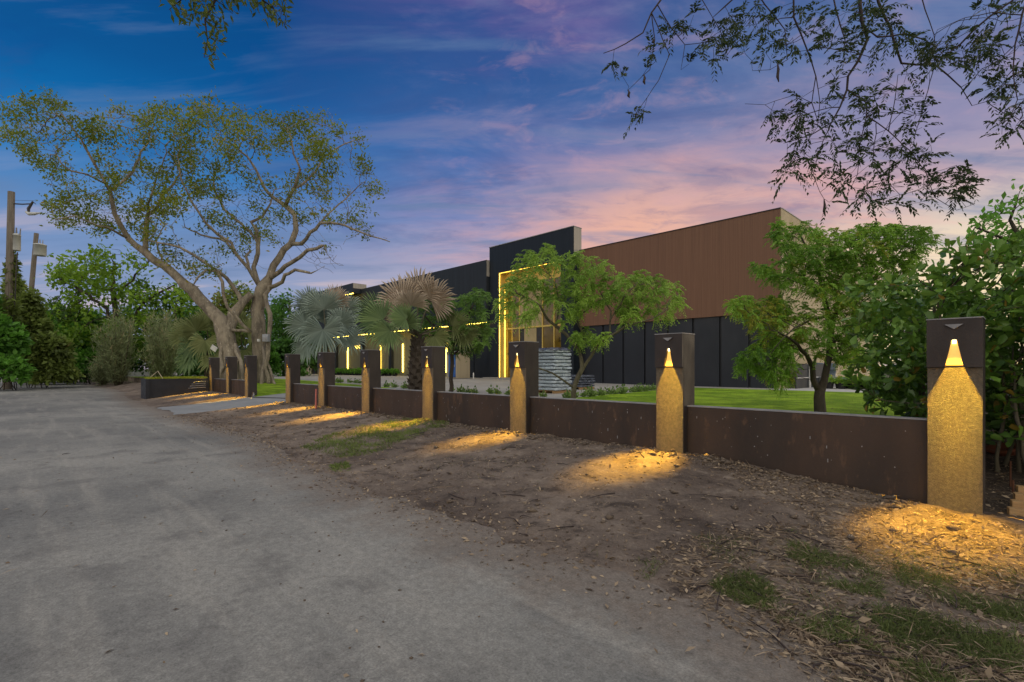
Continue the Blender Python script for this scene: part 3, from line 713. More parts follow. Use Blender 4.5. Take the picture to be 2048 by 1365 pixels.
def bag_stack(x0, x1, y0, y1, layers, lz, mat, lab, grp, labp):
    z = inner_z(x0); t = thing('wooden_pallet', labp, 'pallet', ((x0 + x1) / 2, (y0 + y1) / 2, z))
    for k in range(5): yy = y0 + (y1 - y0) * (k + .1) / 5; put(MB().box(x0 + .02, x1 - .02, yy, yy + (y1 - y0) * .16, z + .1, z + .12), 'deck_board', M['wood'], t)
    for xx in (x0 + .03, (x0 + x1) / 2 - .05, x1 - .13): put(MB().box(xx, xx + .1, y0, y1, z, z + .099), 'bearer', M['wood'], t)
    A = [bag_mesh('bag', (x1 - x0), (y1 - y0) / 2, lz * 1.04, mat, s) for s in (1, 5)]; Bm = [bag_mesh('bag', (x1 - x0) / 2, (y1 - y0), lz * 1.04, mat, s) for s in (9, 13)]
    for k in range(layers):
        for j in range(2):
            if k % 2 == 0: me = A[(k // 2 + j) % 2]; c = ((x0 + x1) / 2, y0 + (y1 - y0) * (j + .5) / 2)
            else: me = Bm[(k // 2 + j) % 2]; c = (x0 + (x1 - x0) * (j + .5) / 2, (y0 + y1) / 2)
            o = bpy.data.objects.new('bag', me); link(o); o.location = (c[0] + rng.normal() * .022, c[1] + rng.normal() * .022, z + .12 + lz * (k + .5)); o.rotation_euler = (0, 0, rng.normal() * .03 + (PI if rng.random() < .5 else 0))
            tag(o, lab, 'bag', grp)
    return z + .12 + lz * layers
zt = bag_stack(-15.4, -14.26, 16.46, 17.6, 12, .152, M['bag'], 'silver plastic bag lying in the tall stack behind the fence', 'silver bags in the tall stack', 'wooden pallet under the tall stack of silver bags')
bag_stack(-17.2, -15.9, 20.4, 21.6, 5, .125, M['bagd'], 'dark shiny plastic bag lying in the low stack behind the slender tree', 'dark bags in the low stack', 'wooden pallet under the low stack of dark bags')
nx_ = 16; V = []; Fc = []
for i in range(nx_ + 1):
    for j in range(nx_ + 1):
        a, b = i / nx_ * 2 - 1, j / nx_ * 2 - 1; e = max(abs(a), abs(b)); V.append((a * .62, b * .62, .035 + .05 * mnoise.noise((a * 3, b * 3, 1)) - (.12 * (e - .8) / .2 * (1 + .8 * mnoise.noise((a * 5, b * 5, 4))) if e > .8 else 0)))
for i in range(nx_):
    for j in range(nx_): Fc.append((i * 17 + j, i * 17 + 17 + j, i * 17 + 18 + j, i * 17 + j + 1))
o = np_mesh('plastic_sheet', np.array(V), np.array(Fc), M['film'], smooth=True); o.location = (-14.83, 17.03, zt + .02); tag(o, 'crumpled black plastic sheet over the tall stack of silver bags', 'plastic sheet')
# pots
def make_pot(name, label, group, r=.24, h=.32, lf='vine', fol=.34, n=170, size=.14):
    t = thing(name, label, 'potted plant', (0, 0, 0), group)
    MB().lathe((0, 0, 0), [(r * .8, 0), (r, h * .9), (r * 1.07, h * .9), (r * 1.07, h), (r * .92, h), (r * .9, h * .85)], 14).build('pot', M['potp'], t)
    d = nrm(rng.normal(size=(n, 3))); d[:, 2] = abs(d[:, 2]) * 1.0; P = d * np.array([fol, fol, fol * .9]) * rng.uniform(.4, 1, (n, 1)) + np.array([0, 0, h * .85])
    leaves('foliage', P, d + rng.normal(size=(n, 3)) * .5, size * rng.uniform(.7, 1.3, n), L_[lf], t, 'dia', .6)
    return t
def row(proto, pts, first=True):
    for i, (x, y, z) in enumerate(pts):
        o = proto if (first and i == 0) else dup(proto); o.location = (x, y, z); o.rotation_euler = (0, 0, rng.uniform(0, 6)); s = rng.uniform(.88, 1.15); o.scale = (s, s, s)
p1 = make_pot('potted_shrub', 'small green shrub in a black pot in the row along the strip-lit wall', 'potted shrubs along the lit wall', .3, .36, 'vine', .46, 200, .2)
row(p1, [(-59.2 + .76 * k, 27.3 + rng.normal() * .05, .7) for k in range(14)])
p2 = dup(p1, None, None, 'small green shrub in a black pot in the short cluster past the driveway post', 'potted shrubs in the short cluster')
row(p2, [(-47.6, 27.2, .7), (-46.8, 27.3, .7), (-46, 27.1, .7), (-45.3, 27.4, .7), (-46.4, 26.5, .7)])
p3 = make_pot('nursery_pot', 'black nursery pot of leafy seedlings in the cluster on the pale side yard', 'nursery pots on the side yard', .22, .36, 'mid', .36, 240, .13)
row(p3, [(-6.6 + .5 * math.cos(a) * r, 32 + .62 * math.sin(a) * r, .4) for a, r in ((0, 0), (0, 1.2), (1.05, 1.3), (2.1, 1.25), (3.1, 1.15), (4.2, 1.3), (5.2, 1.2), (.5, 2.2), (5.8, 2.2), (3.8, 2.2))])
sd = thing('seedling', 'low leafy seedling in the planted row along the forecourt edge', 'seedling', (0, 0, 0), 'seedlings along the forecourt edge')
n = 46; d = nrm(rng.normal(size=(n, 3))); d[:, 2] = abs(d[:, 2]); leaves('foliage', d * np.array([.12, .12, .26]) * rng.random((n, 1)), d + np.array([0, 0, .3]), .13 * rng.uniform(.7, 1.3, n), L_['seed'], sd, 'dia', .65)
MB().tube([(0, 0, -.02), (.01, 0, .22)], .008, 5).build('stem', M['barkd'], sd)
row(sd, [(-24 + .62 * k + rng.normal() * .08, 14.1 + rng.normal() * .1, inner_z(-24 + .62 * k)) for k in range(19)] + [(-31 + .7 * k, 14.3 + rng.normal() * .12, inner_z(-31)) for k in range(9)])
sd2 = dup(sd, None, None, 'low leafy seedling in the border between lawn and forecourt paving', 'seedlings along the lawn border')
row(sd2, [(xl(y) - .1 + rng.normal() * .2, y, .4) for y in np.linspace(14.2, 24.5, 34)])
# behind the forked tree, beside the pale wall
t = thing('shade_fence', 'black shade-cloth fence panel with a white post against the pale side wall', 'fence', (-8.7, 32, .4))
put(MB().box(-8.72, -8.68, 29.8, 35.4, .35, 1.75), 'cloth_panel', M['mesh'], t); put(MB().box(-8.66, -8.58, 32.0, 32.08, .35, 1.7), 'fence_post', M['white'], t); put(MB().box(-8.68, -8.63, 29.8, 35.4, .95, 1.0), 'rail', M['grey'], t)
for (px_, d_, lab) in ((1632, 31.5, 'dark blue-grey drum standing just behind the trunk fork'), (1657, 33.5, 'dark blue-grey drum beside the grey block wall')):
    q = W(px_, 770, d_); o = tag(MB().lathe((0, 0, 0), [(.42, 0), (.44, .05), (.44, .5), (.47, .52), (.44, .55), (.44, 1.0), (.47, 1.02), (.44, 1.05), (.44, 1.38), (.36, 1.44), (.1, 1.45)], 20).build('storage_drum', M['tank'], None, True), lab, 'drum', 'drums beside the pale wall'); o.location = (q.x, q.y, .4)
q = W(1662, 775, 30); o = tag(MB().box(-.75, .75, -.1, .1, 0, .55).box(-.78, .78, -.13, .13, .551, .6).build('block_wall', M['block'], bevel=.01), 'low grey block wall behind the lawn beside the nursery pots', 'wall', kind='structure'); o.location = (q.x, q.y, .4); o.rotation_euler = (0, 0, .9)
q = W(1742, 772, 27.5); o = tag(MB().prism([(-.3, 0, 0), (.3, 0, 0), (.36, 0, .3), (-.36, 0, .3)], (0, .4, 0)).build('red_crate', M['redp'], bevel=.02), 'small red plastic crate on the pale yard beside the hedge', 'crate'); o.location = (q.x, q.y, .4)
# ------------------------------------------------------------------ small things along the street
q = G(659, 822, .2); o = tag(MB().box(-.022, .022, -.022, .022, -.1, .66).build('marker_stake', M['pink'], bevel=.004), 'thin pink wooden marker stake stuck in the dirt by the fence', 'stake'); o.location = (-15.35, 6.5, .2); o.rotation_euler = (.03, .04, .5)
pts = [(-23.3, 7.3, .30), (-22.9, 7.0, .27), (-22.3, 7.1, .27), (-21.4, 7.35, .29), (-20.4, 7.6, .30), (-19.3, 7.9, .33)]
pts = [(x, y, gz(x, y) + .018) for x, y, _ in pts]
tag(MB().tube(pts, .016, 6).build('power_cable', M['iron'], smooth=True), 'black cable lying across the driveway mouth', 'cable')
t = thing('terracotta_pot', 'reddish clay pot tipped in the shade under the broad-leaved hedge', 'pot', tuple(W(2012, 925, 6.9))); t.rotation_euler = (.25, -.2, 0); t.scale = (.62, .62, .62)
MB().lathe((0, 0, 0), [(.15, 0), (.24, .3), (.27, .3), (.275, .36), (.23, .36), (.22, .3)], 18).build('pot_body', M['terra'], t, True)
def stake(px, py, d, h, r, mat, name, lab, lean=(0, 0)):
    q = W(px, py, d); z = gz(q.x, q.y); o = tag(MB().tube([(0, 0, -.1), (lean[0], lean[1], h)], [r, r * .9], 7).build(name, mat), lab, 'stake'); o.location = (q.x, q.y, z)
stake(2021, 985, 5.9, .30, .010, M['rust'], 'rusty_rod', 'thin rusty rod standing in dark mulch behind the nearest lamp post')
stake(2026, 1000, 5.7, .16, .013, M['rust'], 'rusty_peg', 'short reddish peg beside the timber edging')
stake(2030, 1010, 5.45, .30, .022, M['wood'], 'leaning_stick', 'pale stick leaning over the timber edging at the frame edge', (.12, .1))
q = W(2046, 1040, 5.05)
for k in range(4):
    o = tag(MB().box(-.16, .16, -.05, .05, 0, .09).build('edging_block', M['wood'], bevel=.008), 'short timber edging block stepped beside the mulch at the frame edge', 'edging block', 'timber edging blocks'); o.location = (q.x + .05 + .02 * k, q.y + .10 * k, gz(q.x, q.y) - .02 + .06 * k); o.rotation_euler = (0, 0, .2)
# ------------------------------------------------------------------ the two big trees beyond the fence
def treeroot(name, label, cat, p, group=None):
    t = thing(name, label, cat, tuple(p), group); return t
def shift(tr, o):
    o = np.array(o); tr.p = [q - o for q in tr.p]; return tr
# twin-trunk ficus: the leaning one
CL = lambda P, s: np.clip(.42 + 2.6 * np.array([mnoise.noise(Vector(p) * .55 + Vector((s, 0, 0))) for p in P]), .06, 1)
tr = Tree(); d = 29; tr.ws = .7
tr.plimb(tr_pts := [(462, 775, 62), (462, 740, 46), (460, 705, 38), (452, 672, 35), (441, 640, 29), (412, 611, 25), (385, 580, 24), (358, 558, 23), (328, 531, 23), (303, 517, 21), (289, 503, 20)], d, sub=.4, wob=.06)
n0 = len(tr.p) - 1
e = tr.plimb([(289, 503, 18), (272, 492, 16), (256, 476, 15), (239, 447, 13, -.5), (225, 408, 11, -1), (220, 382, 10, -1)], d, start=n0)
tr.plimb([(220, 382, 8, -1), (205, 355, 7.5, -1), (189, 328, 7, -1.5), (170, 294, 6, -2), (152, 265, 5, -2), (123, 228, 3.5, -2.5)], d, start=e)
tr.plimb([(220, 382, 8, -1), (242, 367, 7.5, 0), (267, 343, 7, .5), (279, 318, 6, 1), (281, 304, 5.5, 1), (299, 283, 4, 1.5), (310, 248, 3, 2)], d, start=e)
tr.plimb([(212, 368, 5, -1), (174, 349, 4.5, -2), (143, 343, 4, -2.5), (123, 328, 3.5, -3), (115, 312, 3, -3), (100, 309, 2.5, -3)], d)
tr.plimb([(256, 476, 7, 0), (228, 462, 5.5, -1), (200, 453, 4.5, -2), (150, 432, 3.5, -3), (110, 440, 2.5, -3.5)], d)
e = tr.plimb([(289, 503, 14), (291, 478, 13, .5), (295, 431, 11, 1), (314, 417, 9, 1), (324, 392, 8, 1), (349, 367, 6.5, 1.5), (361, 347, 5.5, 2), (353, 330, 4, 2), (348, 300, 3, 2)], d, start=n0)
tr.plimb([(295, 431, 7, 1), (300, 400, 6, 0), (308, 376, 5, -.5), (314, 351, 4, -.5), (328, 318, 3, -1)], d)
tr.plimb([(328, 531, 6), (318, 505, 5, 1), (312, 480, 4, 2), (330, 450, 3, 3)], d)
# second lean, towards the upright tree, and the sawn and forked limbs between
tr.plimb([(452, 672, 26), (467, 628, 24, .5), (484, 607, 22, .8), (503, 588, 20, 1)], d)
e = tr.plimb([(484, 607, 12, .8), (479, 593, 12, .8), (467, 574, 11, .8), (453, 556, 10, .5), (436, 543, 9, 0), (412, 541, 8, -.5), (395, 556, 6, -1), (386, 572, 3, -1)], d)
s0 = tr.plimb([(502, 664, 9, -.4), (473, 634, 9, -.8), (455, 615, 9, -1), (447, 591, 9, -1), (445, 564, 9, -1), (432, 541, 9, -1.2), (412, 527, 9, -1.5), (385, 509, 8, -1.8), (358, 494, 7, -2), (328, 488, 5, -2.2), (300, 482, 3, -2.5)], d)
for q in ([(443, 672, 12), (441, 712, 10, -.6), (440, 770, 12, -.9)], [(470, 690, 12), (482, 722, 11, -.5), (492, 772, 13, -.8)], [(450, 700, 9), (457, 735, 8, -.9), (450, 772, 11, -1.1)], [(478, 705, 8), (472, 740, 7, -.9), (478, 774, 10, -1)]): tr.plimb(q, d, wob=.09)
A = polypts([[(2, 290), (15, 205), (60, 188), (110, 176), (155, 205), (170, 228), (150, 300), (120, 340), (60, 330)], [(170, 228), (230, 208), (262, 228), (300, 198), (335, 218), (350, 260), (300, 300), (200, 300)], [(340, 260), (385, 215), (400, 330), (390, 400), (350, 420), (330, 330)], [(80, 345), (210, 320), (330, 330), (340, 440), (300, 480), (200, 470), (110, 450), (85, 410)], [(310, 500), (420, 470), (470, 540), (400, 560), (340, 530)]], 1600, d, 3.8)
tr.grow(A, .42, 6, .62, 70, jit=.34).radii(.009, 2.3, .07)
b = np.array(W(465, 775, d)); r1 = treeroot('ficus_tree', 'big leaning grey-barked tree with hollow twisted roots beyond the short fence', 'tree', b); shift(tr, b)
tr.mesh('trunk', M['bark'], r1, 7)
topz = lambda lim: (lambda P: rng.random(len(P)) < lim)
foliage(tr, 'crown', L_['ficus'], r1, .0115, 42, .21, .24, 'dia', .45, .15, keep=lambda P: rng.random(len(P)) < np.clip(.6 + (P[:, 2] - 6) * .09, .2, 1) * CL(P, 0), tint=(.35, .9))
# upright tree with pale limbs
tr = Tree(); d = 30.5; tr.ws = .7
tr.plimb([(522, 778, 50), (520, 755, 34), (519, 720, 29), (518, 690, 28), (517, 640, 27), (519, 600, 28), (524, 580, 29), (533, 566, 25)], d, wob=.05)
n0 = len(tr.p) - 1
e = tr.plimb([(533, 566, 22), (539, 554, 20), (559, 515, 18), (582, 488, 17), (592, 461, 15), (589, 430, 14), (571, 412, 13)], d, start=n0)
tr.plimb([(571, 412, 11), (553, 400, 10, .3), (536, 386, 9, .6), (521, 359, 7.5, 1), (511, 338, 6.5, 1), (495, 314, 5.5, 1.5), (468, 291, 4.5, 2), (441, 275, 3, 2)], d, start=e)
f = tr.plimb([(571, 412, 11), (577, 398, 10, -.3), (589, 377, 8.5, -.6), (597, 349, 6.5, -.8), (601, 340, 6, -.8), (587, 308, 5, -1), (583, 281, 4.5, -1), (578, 258, 4, -1), (597, 246, 3.2, -1.2), (618, 238, 2.5, -1.2)], d, start=e)
tr.plimb([(589, 377, 7, -.6), (612, 363, 6.5, 0), (630, 345, 6, .5), (645, 316, 5, 1), (688, 289, 3.5, 1.5), (715, 280, 2.4, 2)], d)
tr.plimb([(582, 488, 12), (603, 488, 11, -.5), (640, 447, 9, -1.2), (662, 446, 7.5, -1.5), (689, 451, 6.5, -2), (739, 472, 4.5, -2.4), (780, 484, 2.5, -2.6)], d)
tr.plimb([(640, 447, 6, -1.2), (655, 430, 5, -1), (690, 400, 3.8, -.5), (720, 370, 2.6, 0)], d)
tr.plimb([(541, 556, 14), (552, 549, 13, -.6), (570, 533, 12, -1), (600, 515, 11, -1.6), (615, 501, 10, -2), (644, 492, 9, -2.3), (648, 491, 6, -2.3)], d)
tr.plimb([(533, 576, 13), (550, 572, 12, -.8), (565, 564, 11, -1.2), (570, 550, 10, -1.5), (590, 540, 9, -2), (619, 546, 7.5, -2.3), (622, 547, 5, -2.3)], d)
tr.plimb([(524, 580, 15), (514, 560, 13, .4), (507, 535, 12, .6), (516, 507, 12, .8), (518, 478, 11, .8), (510, 455, 10, 1), (502, 445, 9, 1), (524, 435, 7, 1.2), (541, 408, 5, 1.5), (548, 380, 3.2, 1.8)], d)
tr.plimb([(518, 490, 9, .8), (500, 463, 8, 1.2), (473, 441, 7, 1.8), (449, 420, 6, 2.2), (430, 382, 5, 2.6), (428, 340, 3.5, 3)], d)
tr.plimb([(517, 570, 13), (497, 537, 10, -.6), (471, 507, 9, -1), (463, 486, 8.5, -1), (436, 470, 8, -1.4), (412, 447, 7, -1.8), (393, 418, 6, -2), (375, 385, 5, -2.2), (360, 350, 4.2, -2.4), (355, 310, 3, -2.4)], d)
tr.plimb([(469, 500, 7, -1), (440, 478, 6.5, -.5), (401, 470, 5, 0), (370, 455, 3.5, .5)], d)
tr.plimb([(497, 537, 8, -.6), (492, 512, 8, -.2), (501, 503, 7, 0)], d)
tr.plimb([(530, 590, 12, -.5), (540, 628, 13, -.9), (537, 680, 12, -1), (530, 735, 12, -1.1), (540, 778, 16, -1.3)], d)
for q in ([(514, 700, 9), (512, 740, 9, -.8), (503, 780, 13, -1.3)], [(526, 690, 8), (526, 735, 8, -1), (522, 780, 12, -1.6)], [(532, 720, 8, -1), (545, 755, 7, -1.2), (556, 779, 8, -1.6)], [(516, 735, 8), (508, 760, 8, -.9), (495, 778, 9, -1.4)]): tr.plimb(q, d, wob=.05)
A = polypts([[(365, 290), (375, 200), (400, 182), (450, 192), (470, 218), (520, 218), (540, 208), (545, 300), (480, 330), (420, 340), (375, 330)], [(545, 300), (540, 208), (570, 228), (600, 218), (650, 233), (672, 218), (690, 262), (725, 262), (740, 305), (680, 330), (600, 320)], [(640, 330), (740, 318), (765, 352), (770, 392), (740, 400), (715, 440), (660, 420)], [(640, 440), (720, 430), (790, 482), (760, 482), (700, 470)], [(370, 350), (480, 340), (620, 340), (640, 400), (600, 470), (520, 480), (430, 440), (385, 430)], [(600, 470), (690, 490), (690, 548), (620, 550)], [(410, 450), (500, 470), (500, 540), (440, 520)]], 1700, d, 4)
tr.grow(A, .42, 6, .62, 70, jit=.34).radii(.009, 2.3, .07)
b = np.array(W(520, 780, d)); r2 = treeroot('ficus_tree', 'big upright pale-barked tree with spreading limbs standing behind the driveway', 'tree', b); shift(tr, b)
tr.mesh('trunk', M['bark'], r2, 7)
def kp(P):
    x = P[:, 0] * .698 + P[:, 1] * .716
    return rng.random(len(P)) < np.clip(.35 + (P[:, 2] - 8.5) * .12, .16, 1) * np.where((x > 1) & (P[:, 2] < 9.6), .25, 1) * CL(P, 5)
foliage(tr, 'crown', L_['ficus'], r2, .0115, 42, .21, .24, 'dia', .45, .15, keep=kp, tint=(.35, .9))
q = W(532, 676, 29.2); t = thing('electrical_box', 'grey electrical box fixed to the upright pale tree trunk', 'box', tuple(q))
o = MB().box(-.17, .17, -.1, .12, -.22, .2).build('box_body', M['grey'], t, bevel=.01); MB().box(-.14, .14, -.118, -.102, -.18, .02).build('box_door', M['cap'], t); t.rotation_euler = (0, 0, .7)
q = W(517, 681, 29.6); o = tag(MB().box(-.06, .06, -.05, .1, -.07, .07).box(-.02, .02, -.06, -.051, -.02, .03).build('socket_box', M['white'], bevel=.01), 'tiny pale socket box on the front of the upright tree trunk', 'socket'); o.location = q; o.rotation_euler = (0, 0, .75)
q = W(428, 697, 31.5); o = tag(MB().box(-.2, .2, -.02, .02, -.16, .16).build('white_tag', M['white'], bevel=.005), 'tilted white board caught among the fan palm leaves', 'board'); o.location = q; o.rotation_euler = (.2, .6, .8)
# ------------------------------------------------------------------ trees with feathery leaves inside the fence
def fork_tree(name, label, base, d, limbs, polys, natt, dz, barkm, lf, step, kill, tip, per, length, pairs, ls, droop, keep=None, tint=(.8, .9), jit=.3, lim=1.25, extra=0, wid=.34):
    tr = Tree()
    for i, l in enumerate(limbs): tr.plimb(l, d, sub=.22, wob=.025)
    tr.grow(polypts(polys, natt, d, dz), step, step * 12, kill, 60, jit).radii(tip, 2.3, .05)
    b = np.array(base); r = treeroot(name, label, 'tree', b); shift(tr, b); tr.mesh('trunk', barkm, r, 7, jit=.2)
    sprays(tr, 'crown', lf, r, tip * lim, per, length, pairs, ls, droop, keep, tint, wid)
    return r
fork_tree('slender_tree', 'slender crooked tree with bright feathery leaves in front of the glowing entrance', (*W(1147, 812, 15.5).xy, .4), 15.5,
    [[(1147, 815, 12), (1147, 798, 11), (1148, 776, 10.5), (1156, 754, 10), (1165, 737, 10)],
     [(1165, 737, 8), (1162, 716, 7.5), (1156, 699, 7.5), (1144, 684, 7), (1132, 669, 6.5), (1112, 653, 6), (1096, 640, 5.5), (1090, 631, 5, -.2), (1081, 613, 4.5, -.3), (1061, 599, 3.2, -.4), (1035, 588, 2.2, -.5)],
     [(1112, 653, 4.5), (1114, 640, 4.5, .3), (1117, 622, 4, .4), (1125, 602, 3.4, .5), (1150, 568, 2.2, .8)], [(1117, 622, 3, .4), (1116, 596, 2.6, .2), (1106, 560, 1.8, 0)],
     [(1156, 699, 6), (1163, 688, 6, .2), (1171, 678, 5.5, .3), (1166, 666, 5, .4), (1154, 643, 4.5, .5), (1166, 626, 4, .6), (1190, 610, 3, .9), (1222, 590, 2, 1.2)],
     [(1166, 737, 7), (1182, 713, 6.5), (1194, 691, 6, -.2), (1206, 682, 6, -.3), (1219, 674, 5.5, -.4), (1238, 662, 4.8, -.5), (1250, 654, 4.3, -.6), (1276, 646, 3.5, -.7), (1305, 638, 2.6, -.8), (1335, 618, 1.8, -.9)],
     [(1219, 674, 4, -.4), (1220, 645, 3.4, -.3), (1222, 622, 3, -.2), (1208, 598, 2.4, 0), (1190, 570, 1.6, .2)], [(1221, 640, 3, -.3), (1248, 595, 2.4, -.6), (1275, 565, 1.6, -.8)],
     [(1147, 776, 5), (1136, 768, 4.5, -.2), (1125, 760, 4.3, -.3), (1105, 747, 3.8, -.5), (1078, 737, 3, -.7), (1050, 722, 2, -.9)]],
    [[(988, 640), (1000, 600), (1020, 560), (1030, 520), (1060, 500), (1100, 490), (1140, 502), (1200, 515), (1245, 552), (1250, 600), (1180, 615), (1100, 615), (1020, 650)], [(1245, 555), (1290, 540), (1330, 555), (1362, 580), (1374, 610), (1335, 638), (1270, 635), (1230, 625)], [(1130, 660), (1200, 670), (1210, 690), (1150, 690)]], 760, 1.2, M['barkg'], L_['lime'], .15, .22, .0045, 5, .27, 7, .092, .6, tint=(.9, 1.0))
fork_tree('forked_tree', 'forked dark-trunked feathery tree on the lawn before the pale side wall', (*W(1641, 838, 12).xy, .4), 12,
    [[(1641, 842, 24), (1641, 829, 22), (1639, 796, 20), (1640, 785, 19)],
     [(1640, 785, 12), (1627, 761, 11), (1625, 734, 10), (1614, 711, 8, -.2), (1596, 690, 6, -.4), (1570, 672, 4, -.6), (1540, 660, 2.5, -.8)],
     [(1640, 785, 15), (1649, 761, 14), (1656, 725, 13), (1660, 690, 12, .1), (1663, 655, 11, .2), (1656, 625, 9.5, .2), (1650, 600, 8, .2), (1638, 550, 6, .3), (1618, 505, 4, .4), (1600, 470, 2.6, .5)],
     [(1663, 655, 8, .2), (1670, 628, 7.5, .3), (1697, 604, 6, .5), (1739, 573, 4.5, .7), (1773, 535, 3.5, .9), (1810, 490, 2.4, 1)], [(1697, 604, 5, .5), (1710, 560, 4, .4), (1712, 510, 3, .3), (1725, 475, 2, .2)],
     [(1660, 690, 6, .1), (1675, 680, 5, 0), (1692, 690, 4, -.1), (1712, 694, 3, -.2)], [(1656, 630, 5, .2), (1620, 640, 4, -.3), (1590, 655, 3, -.6), (1555, 690, 2, -.8)], [(1625, 734, 5), (1632, 715, 4.5, .3), (1640, 705, 3.5, .5)], [(1645, 580, 4, .3), (1610, 570, 3.4, 0), (1580, 560, 2.6, -.3)]],
    [[(1535, 455), (1560, 442), (1620, 452), (1680, 472), (1700, 560), (1640, 600), (1570, 560), (1560, 520)], [(1660, 472), (1720, 450), (1790, 445), (1868, 458), (1872, 490), (1830, 525), (1790, 590), (1770, 660), (1680, 660)], [(1448, 605), (1500, 600), (1570, 590), (1620, 620), (1600, 700), (1540, 680), (1500, 640)], [(1465, 735), (1500, 690), (1560, 660), (1600, 700), (1585, 760), (1560, 775), (1520, 745)], [(1640, 640), (1720, 650), (1720, 715), (1690, 735), (1660, 700)], [(1500, 535), (1540, 530), (1560, 560), (1510, 545)]], 1500, 1.1, M['barkd'], L_['mid'], .13, .16, .004, 6, .21, 7, .075, .5, tint=(1.1, 1.0))
fork_tree('young_tree', 'small open-crowned young tree behind the fence in front of the portable cabin', (*W(903, 792, 21.5).xy, .45), 21.5,
    [[(903, 793, 9), (903, 746, 8), (904, 714, 7.5)], [(904, 714, 5.5), (889, 683, 5), (878, 657, 4.3), (861, 646, 3.4), (842, 622, 2.2)], [(904, 714, 5), (906, 704, 5), (912, 672, 4.5), (930, 640, 3.4), (948, 608, 2.4), (965, 585, 1.5)],
     [(895, 695, 4), (874, 683, 3.2), (839, 661, 2.2)], [(904, 712, 4), (925, 695, 3.4), (953, 683, 2.6), (972, 670, 1.6)], [(880, 660, 3), (888, 625, 2.4), (884, 598, 1.6)]],
    [[(830, 605), (868, 582), (900, 602), (940, 577), (974, 572), (982, 590), (965, 620), (900, 640), (840, 640)], [(900, 640), (965, 620), (988, 660), (972, 705), (930, 712), (880, 692), (832, 670), (815, 640)]], 430, 1.3, M['barkd'], L_['small'], .2, .32, .006, 6, .3, 6, .12, .4)
# ------------------------------------------------------------------ palms
PM = (L_['silver'], L_['pgreen'], L_['pbrown'], L_['polive'])
cr = W(652, 702, 27); bz = .5
fr = [(612, 650, -.3, (-.85, .45), 45, 0, 125, .2, (0, .35, 1)), (646, 660, -1.1, (.05, -1, .3), 56, 0, 150, .35, (0, .25, 1)), (648, 618, -.2, (-.15, 1), 49, 0, 120, .15, (.05, .2, 1)), (680, 648, -.3, (.75, .65), 43, 0, 130, .25, (.1, .2, 1)), (620, 612, .3, (-.5, .85), 45, 0, 115, .2, (-.2, .3, 1)),
      (697, 674, -.2, (.7, -.7), 38, 0, 120, .35, (.3, .3, 1)), (615, 690, -.4, (-.7, -.7), 41, 0, 120, .35, (-.2, .3, 1)), (668, 606, .5, (.35, .95), 41, 2, 110, .2, (0, .3, 1)), (690, 620, .7, (.7, .7), 40, 0, 115, .2, (.2, .3, 1)), (632, 640, 1.2, (-.2, .9), 47, 0, 130, .2, (0, .5, 1))]
palm('silver_fan_palm', 'silvery fan palm behind the posts next to the driveway', 'palm', cr, fr, 27, [((cr.x, cr.y, bz), .26), ((cr.x, cr.y, cr.z - .1), .2)], PM, M['barkg'], M['pgrn'] if 'pgrn' in M else M['barkg'], base=(cr.x, cr.y, bz))
cr = W(836, 672, 20); bz = .45
fr = [(767, 640, -.5, (-.9, -.25, .2), 58, 1, 130, .3, (-.1, .35, 1)), (762, 632, .2, (-.75, .65), 59, 1, 75, .12, (-.2, .4, 1)), (780, 662, -.8, (-.6, -.75, .3), 47, 1, 110, .35, (0, .3, 1)), (812, 638, -.9, (-.75, .3, .3), 41, 1, 120, .15, (0, .6, 1)), (812, 650, -.7, (.1, .9, .3), 41, 1, 110, .15, (0, .5, 1)),
      (806, 606, .2, (-.5, .85), 61, 2, 125, .15, (0, .15, 1)), (835, 592, .4, (.05, 1), 59, 2, 110, .12, (0, .1, 1)), (862, 602, .3, (.7, .7), 56, 2, 115, .2, (.15, .2, 1)), (806, 618, .0, (-.95, -.15), 54, 2, 120, .5, (-.2, .25, 1)), (822, 612, -.5, (-.2, .35, .5), 49, 2, 140, .3, (0, .1, 1)),
      (905, 652, .8, (.9, .4), 41, 3, 115, .3, (.1, .4, 1)), (925, 668, .9, (.95, -.1), 41, 3, 120, .4, (.1, .4, 1)), (868, 672, .3, (.5, -.5), 36, 3, 110, .4, (.1, .4, 1))]
palm('dying_fan_palm', 'fan palm with green side leaves and dead tan fronds on top, thick rough trunk', 'palm', cr, fr, 20, [((cr.x - .1, cr.y, bz), .34), ((cr.x - .06, cr.y, bz + 1.4), .28), ((cr.x, cr.y, cr.z - .15), .22)], PM, M['barkd'], M['barkg'], base=(cr.x, cr.y, bz))
cr = W(418, 716, 34)
fr = [(393, 662, -.5, (-.5, .8), 42, 3, 120, .2, (0, .3, 1)), (414, 650, 0, (.1, 1), 40, 3, 115, .2, (0, .3, 1)), (390, 690, -.6, (-.9, -.3), 40, 1, 120, .35, (0, .3, 1)), (410, 682, -1, (-.1, -1, .3), 38, 3, 130, .35, (0, .3, 1)), (436, 668, 0, (.7, .6), 38, 3, 120, .2, (.1, .3, 1)), (380, 716, -.8, (-.8, -.6), 36, 1, 120, .35, (0, .4, 1)), (428, 712, -.9, (.4, -.8, .3), 38, 3, 120, .4, (0, .3, 1)), (375, 668, .5, (-.9, .4), 40, 3, 110, .3, (-.1, .3, 1))]
palm('olive_fan_palm', 'olive green fan palm crowding the leaning tree, behind the raised planter', 'palm', cr, fr, 34, [((cr.x, cr.y, .5), .25), ((cr.x, cr.y, cr.z - .1), .2)], PM, M['barkd'], M['barkg'], base=(cr.x, cr.y, .5))
cr = W(486, 725, 36)
